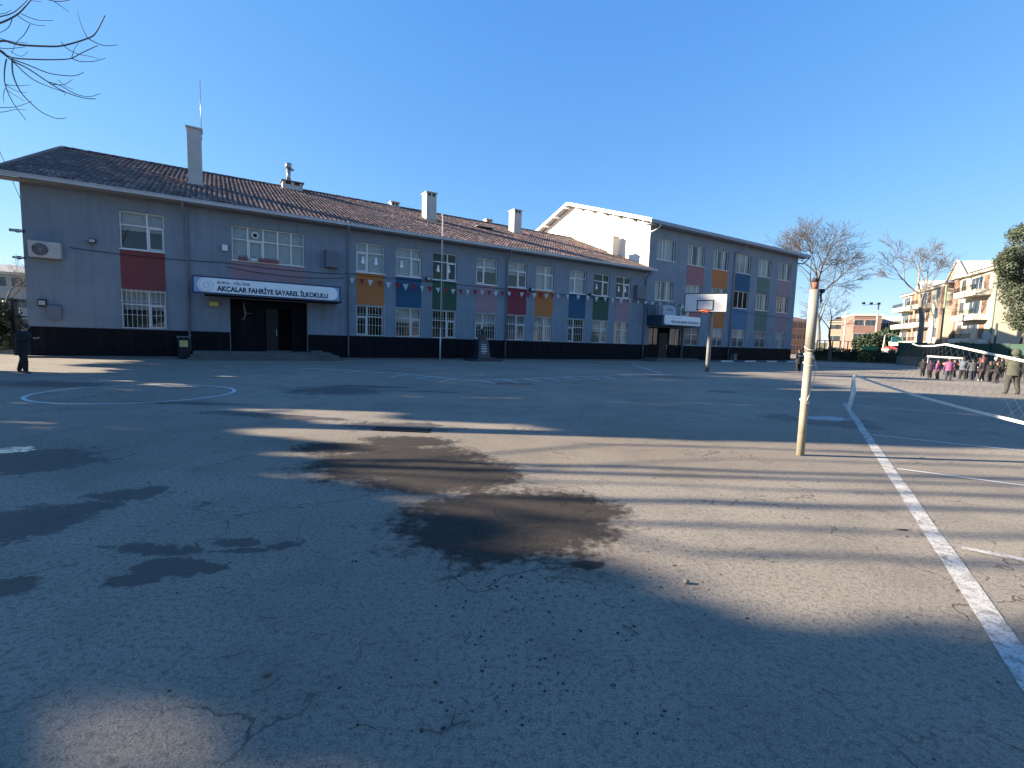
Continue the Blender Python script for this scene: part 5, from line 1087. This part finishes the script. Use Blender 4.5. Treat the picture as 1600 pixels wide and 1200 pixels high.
q = MB(); q.add([(6, -.5, 11.2), (10, -.5, 11.2), (8, -.5, 12.9), (6, 3, 11.2), (10, 3, 11.2), (8, 3, 12.9)], [(0, 1, 2), (0, 2, 5, 3), (1, 4, 5, 2)]); q.build('gable', BAND, sec)
pr = P(1556, 545, 60); pr2 = P(1640, 545, 60); block((pr.x, 62), (pr2.x, 60), 9, 3, 3.0, [(.2, 1.4, 'w'), (.6, 1.4, 'w')], PALE, 'grey shaded apartment block half hidden behind the pine', parapet=True)
a_, b_ = P(1330, 545, 120), P(1373, 545, 118); block((a_.x, 120), (b_.x, 118), 10, 3, 3.4, [(.18, 1.8, 'w'), (.62, 2.4, 'w')], REDW, 'red-brick coloured flat-roofed block beyond the evergreens', parapet=True)
a_, b_ = P(1373.5, 545, 124), P(1408, 545, 120); block((a_.x, 124), (b_.x, 120), 10, 3, 3.3, [(.25, 3.8, 'b'), (.78, 3.4, 'b')], PALE, 'white balconied block between the red-brick block and cream flats', parapet=True)
a_, b_ = P(1292, 545, 150), P(1331, 545, 146); block((a_.x, 150), (b_.x, 146), 12, 3, 3.5, [(.2, 2.2, 'w'), (.5, 2.2, 'w'), (.8, 2.2, 'w')], mat('tan_render', (.26, .21, .15), .9, .1, .6), 'tan apartment block seen through the bare trees', roofm=BROWNR)
a_, b_ = P(1232, 545, 130), P(1262, 545, 132); block((a_.x, 130), (b_.x, 132), 12, 3, 3.1, [(.2, 1.8, 'w'), (.5, 1.8, 'w'), (.8, 1.8, 'w')], mat('ochre_render', (.27, .17, .10), .9, .1, .6), 'ochre apartment block beside the wing corner', roofm=BROWNR)
a_, b_ = P(-140, 540, 70), P(60, 540, 76); block((a_.x, 70), (b_.x, 76), 10, 3, 3.2, [(.3, 2, 'w'), (.5, 2, 'w'), (.7, 2, 'w'), (.88, 2, 'w')], PALE, 'pale house glimpsed left of the school corner', roofm=mat('grey_far_roof', (.33, .32, .29), .9, .1, 1))
# lamp posts, sign, stall, cars
for px, pt_, Y, lab in ((1366, 475, 95, 'tall pale mast with three floodlights in front of the red-brick block'), (1317, 487, 100, 'slim pale mast behind the small bare tree')):
    p_ = P(px, 545, Y); top = P(px, pt_, Y).z; o = empty('lamp_mast', (p_.x, Y, 0), 0, lab, 'lamp mast'); q = MB(); q.tube([(0, 0, 0), (0, 0, top)], [.2, .12], 8); q.build('pole', BAND, o)
    if Y == 95:
        q = MB(); q.beam((-3.2, 0, top - .3), (.2, 0, top), .08, .08); q.build('crossbar', GALV, o)
        for x in (-3, -1.5, 0): q = MB(); q.box(x - .2, x + .2, -.2, .2, top - .1, top + .3); q.build('floodlight', DARKM, o)
for px, pt_, Y, lab in ((1545, 432, 54, 'green metal lamp column in front of the cream flats corner'), (1553, 505, 50, 'short dark pole beside the lamp column'), (1468, 445, 57, 'thin yellow-green pole between bare tree and terracotta pilaster')):
    p_ = P(px, 545, Y); top = P(px, pt_, Y).z; o = empty('street_pole', (p_.x, Y, 0), 0, lab, 'pole'); q = MB(); q.tube([(0, 0, 0), (0, 0, top)], .10, 8); q.build('pole', mat('pole_%d' % px, (.15, .2, .14) if px != 1553 else (.05, .05, .05), .6, .1), o)
    if px == 1545: q = MB(); q.beam((0, 0, top), (.7, 0, top + .35), .2, .12); q.build('lamp_head', DARKM, o)
p_ = P(1539, 545, 49); o = empty('road_sign', (p_.x, 49, 0), 0, 'round road sign seen from behind above the screened fence', 'sign'); q = MB(); q.tube([(0, 0, 0), (0, 0, 3.3)], .04, 6); q.build('pole', GALV, o); q = MB(); q.tube([(0, 0, P(1539, 525, 49).z), (0, .02, P(1539, 525, 49).z)], .48, 20, smooth=False); q.build('plate', mat('sign_back', (.22, .26, .30), .5, .1), o)
q = MB(); zz = P(1533, 533, 49).z; q.box(-.8, .1, -.02, 0, zz - .12, zz + .12); q.build('name_plate', ACW, o)
p_ = P(1378, 545, 84); zt = P(1378, 521, 84).z; o = empty('street_light', (p_.x, 84, 0), 0, 'grey street light arching over the teal direction board', 'street light'); q = MB(); q.tube([(0, 0, 0), (.3, 0, zt - .3), (.7, 0, zt), (2.6, 0, zt - .3)], [.12, .1, .09, .08], 8); q.build('pole', GALV, o); q = MB(); q.box(2.5, 3.2, -.15, .15, zt - .5, zt - .3); q.build('lamp_head', GALV, o)
p_ = P(1391, 545, 80); z0_, z1_ = P(1391, 535, 80).z, P(1391, 526, 80).z; wd = P(1407, 545, 80).x - p_.x; o = empty('direction_sign', (p_.x, 80, 0), 0, 'teal direction board with dark lettering beside the street light', 'sign')
q = MB(); q.box(0, wd, -.04, 0, z0_, z1_); q.build('board', mat('teal_board', (.02, .42, .50), .5, .1), o)
q = MB()
for a in (0.15, .4, .65): q.box(wd * a, wd * (a + .18), -.055, -.042, z0_ + .55, z0_ + .8); q.box(wd * a, wd * (a + .15), -.055, -.042, z0_ + .2, z0_ + .4)
q.build('lettering', NAVY, o); q = MB(); q.tube([(.1, 0, 0), (.1, 0, z0_)], .05, 6); q.tube([(wd - .1, 0, 0), (wd - .1, 0, z0_)], .05, 6); q.build('posts', GALV, o)
p_ = P(1388, 550, 78); o = empty('market_stall', (p_.x, 78, 0), 0, 'small kiosk with red roof under the teal board', 'kiosk'); wd = P(1402, 550, 78).x - p_.x; q = MB(); q.box(0, wd, 0, 1.5, 0, 2.0); q.build('body', ACW, o); q = MB(); q.add([(-.1, -.2, 2.0), (wd + .1, -.2, 2.0), (wd + .1, 1.6, 2.0), (-.1, 1.6, 2.0), (.1, .7, 2.35), (wd - .1, .7, 2.35)], [(0, 1, 5, 4), (1, 2, 5), (2, 3, 4, 5), (3, 0, 4)]); q.build('roof', mat('red_roof', (.5, .05, .06), .6, .1), o)
q = MB(); q.box(.3, wd - .3, -.02, -.002, 1.0, 1.8); q.build('counter_opening', DARKM, o)
CARW = mat('white_car_paint', (.75, .75, .73), .3, .03); TYRE = mat('tyre', (.02, .02, .02), .8, .1)
def car(px, Y, label, rz=0.0, m=CARW):
    p_ = P(px, 545, Y); o = empty('parked_car', (p_.x, Y, 0), rz, label, 'car', 'cars parked beyond the fence'); prof = [(0, .35), (0, .8), (.25, .95), (.95, 1.05), (1.5, 1.5), (2.9, 1.52), (3.7, 1.05), (4.2, .95), (4.3, .7), (4.3, .35)]
    q = MB(); k = len(prof)
    def y_(z): return .85 if z < 1.1 else .68
    q.add([(x - 2.1, -y_(z), z) for x, z in prof] + [(x - 2.1, y_(z), z) for x, z in prof], [tuple(range(k))[::-1], tuple(range(k, 2 * k))] + [(i, (i + 1) % k, k + (i + 1) % k, k + i) for i in range(k)]); q.build('body', m, o)
    q = MB(); q.add([(-1.0, -.83, 1.08), (1.45, -.83, 1.08), (.75, -.71, 1.46), (-.55, -.71, 1.46)], [(0, 1, 2, 3)]); q.build('window', DGL, o)
    for x in (-1.3, 1.3):
        for y in (-.78, .78): q = MB(); q.tube([(x, y - .1, .32), (x, y + .1, .32)], .32, 16); wh = q.build('wheel', TYRE, o); q = MB(); q.tube([(x, y - .115, .32), (x, y - .102, .32)], .19, 12); q.build('rim', GALV, wh)
car(1414, 66, 'white car whose roof shows left of the pale-barked tree'); car(1452, 62, 'white car whose roof shows right of the pale-barked tree')
o = empty('green_container', (P(1357, 560, 66).x, 66, 0), 0, 'green bin rising above the light green bush', 'bin'); q = MB(); q.add([(-.5, -.4, .1), (.5, -.4, .1), (.5, .4, .1), (-.5, .4, .1), (-.65, -.55, 2.0), (.65, -.55, 2.0), (.65, .55, 2.0), (-.65, .55, 2.0)], [(0, 3, 2, 1), (4, 5, 6, 7), (0, 1, 5, 4), (1, 2, 6, 5), (2, 3, 7, 6), (3, 0, 4, 7)]); q.build('body', mat('green_plastic', (.05, .30, .16), .5, .1), o); q = MB(); q.box(-.7, .7, -.6, .6, 2.0, 2.15); q.build('lid', mat('green_lid', (.03, .22, .12), .5, .1), o)
# far tree belt and low hills so that no bare horizon shows
q = MB(); n_ = 120
for ring, (R0, hb, mi) in enumerate(((420, 9, 0),)):
    prev = None
    for i in range(n_ + 1):
        a_ = -1.35 + 2.7 * i / n_; h_ = hb * (.6 + .4 * math.sin(i * .37) * math.sin(i * .13 + 1)) + 2 * random.random(); c = (R0 * math.sin(a_), R0 * math.cos(a_)); cur = ((c[0], c[1], -.5), (c[0] * 1.05, c[1] * 1.05, h_), (c[0] * 1.4, c[1] * 1.4, -.5))
        if prev: q.quad(prev[0], cur[0], cur[1], prev[1]); q.quad(prev[1], cur[1], cur[2], prev[2])
        prev = cur
q.build('hills', mat('far_hill', (.10, .11, .07), .95, .3, .05), kind='structure')
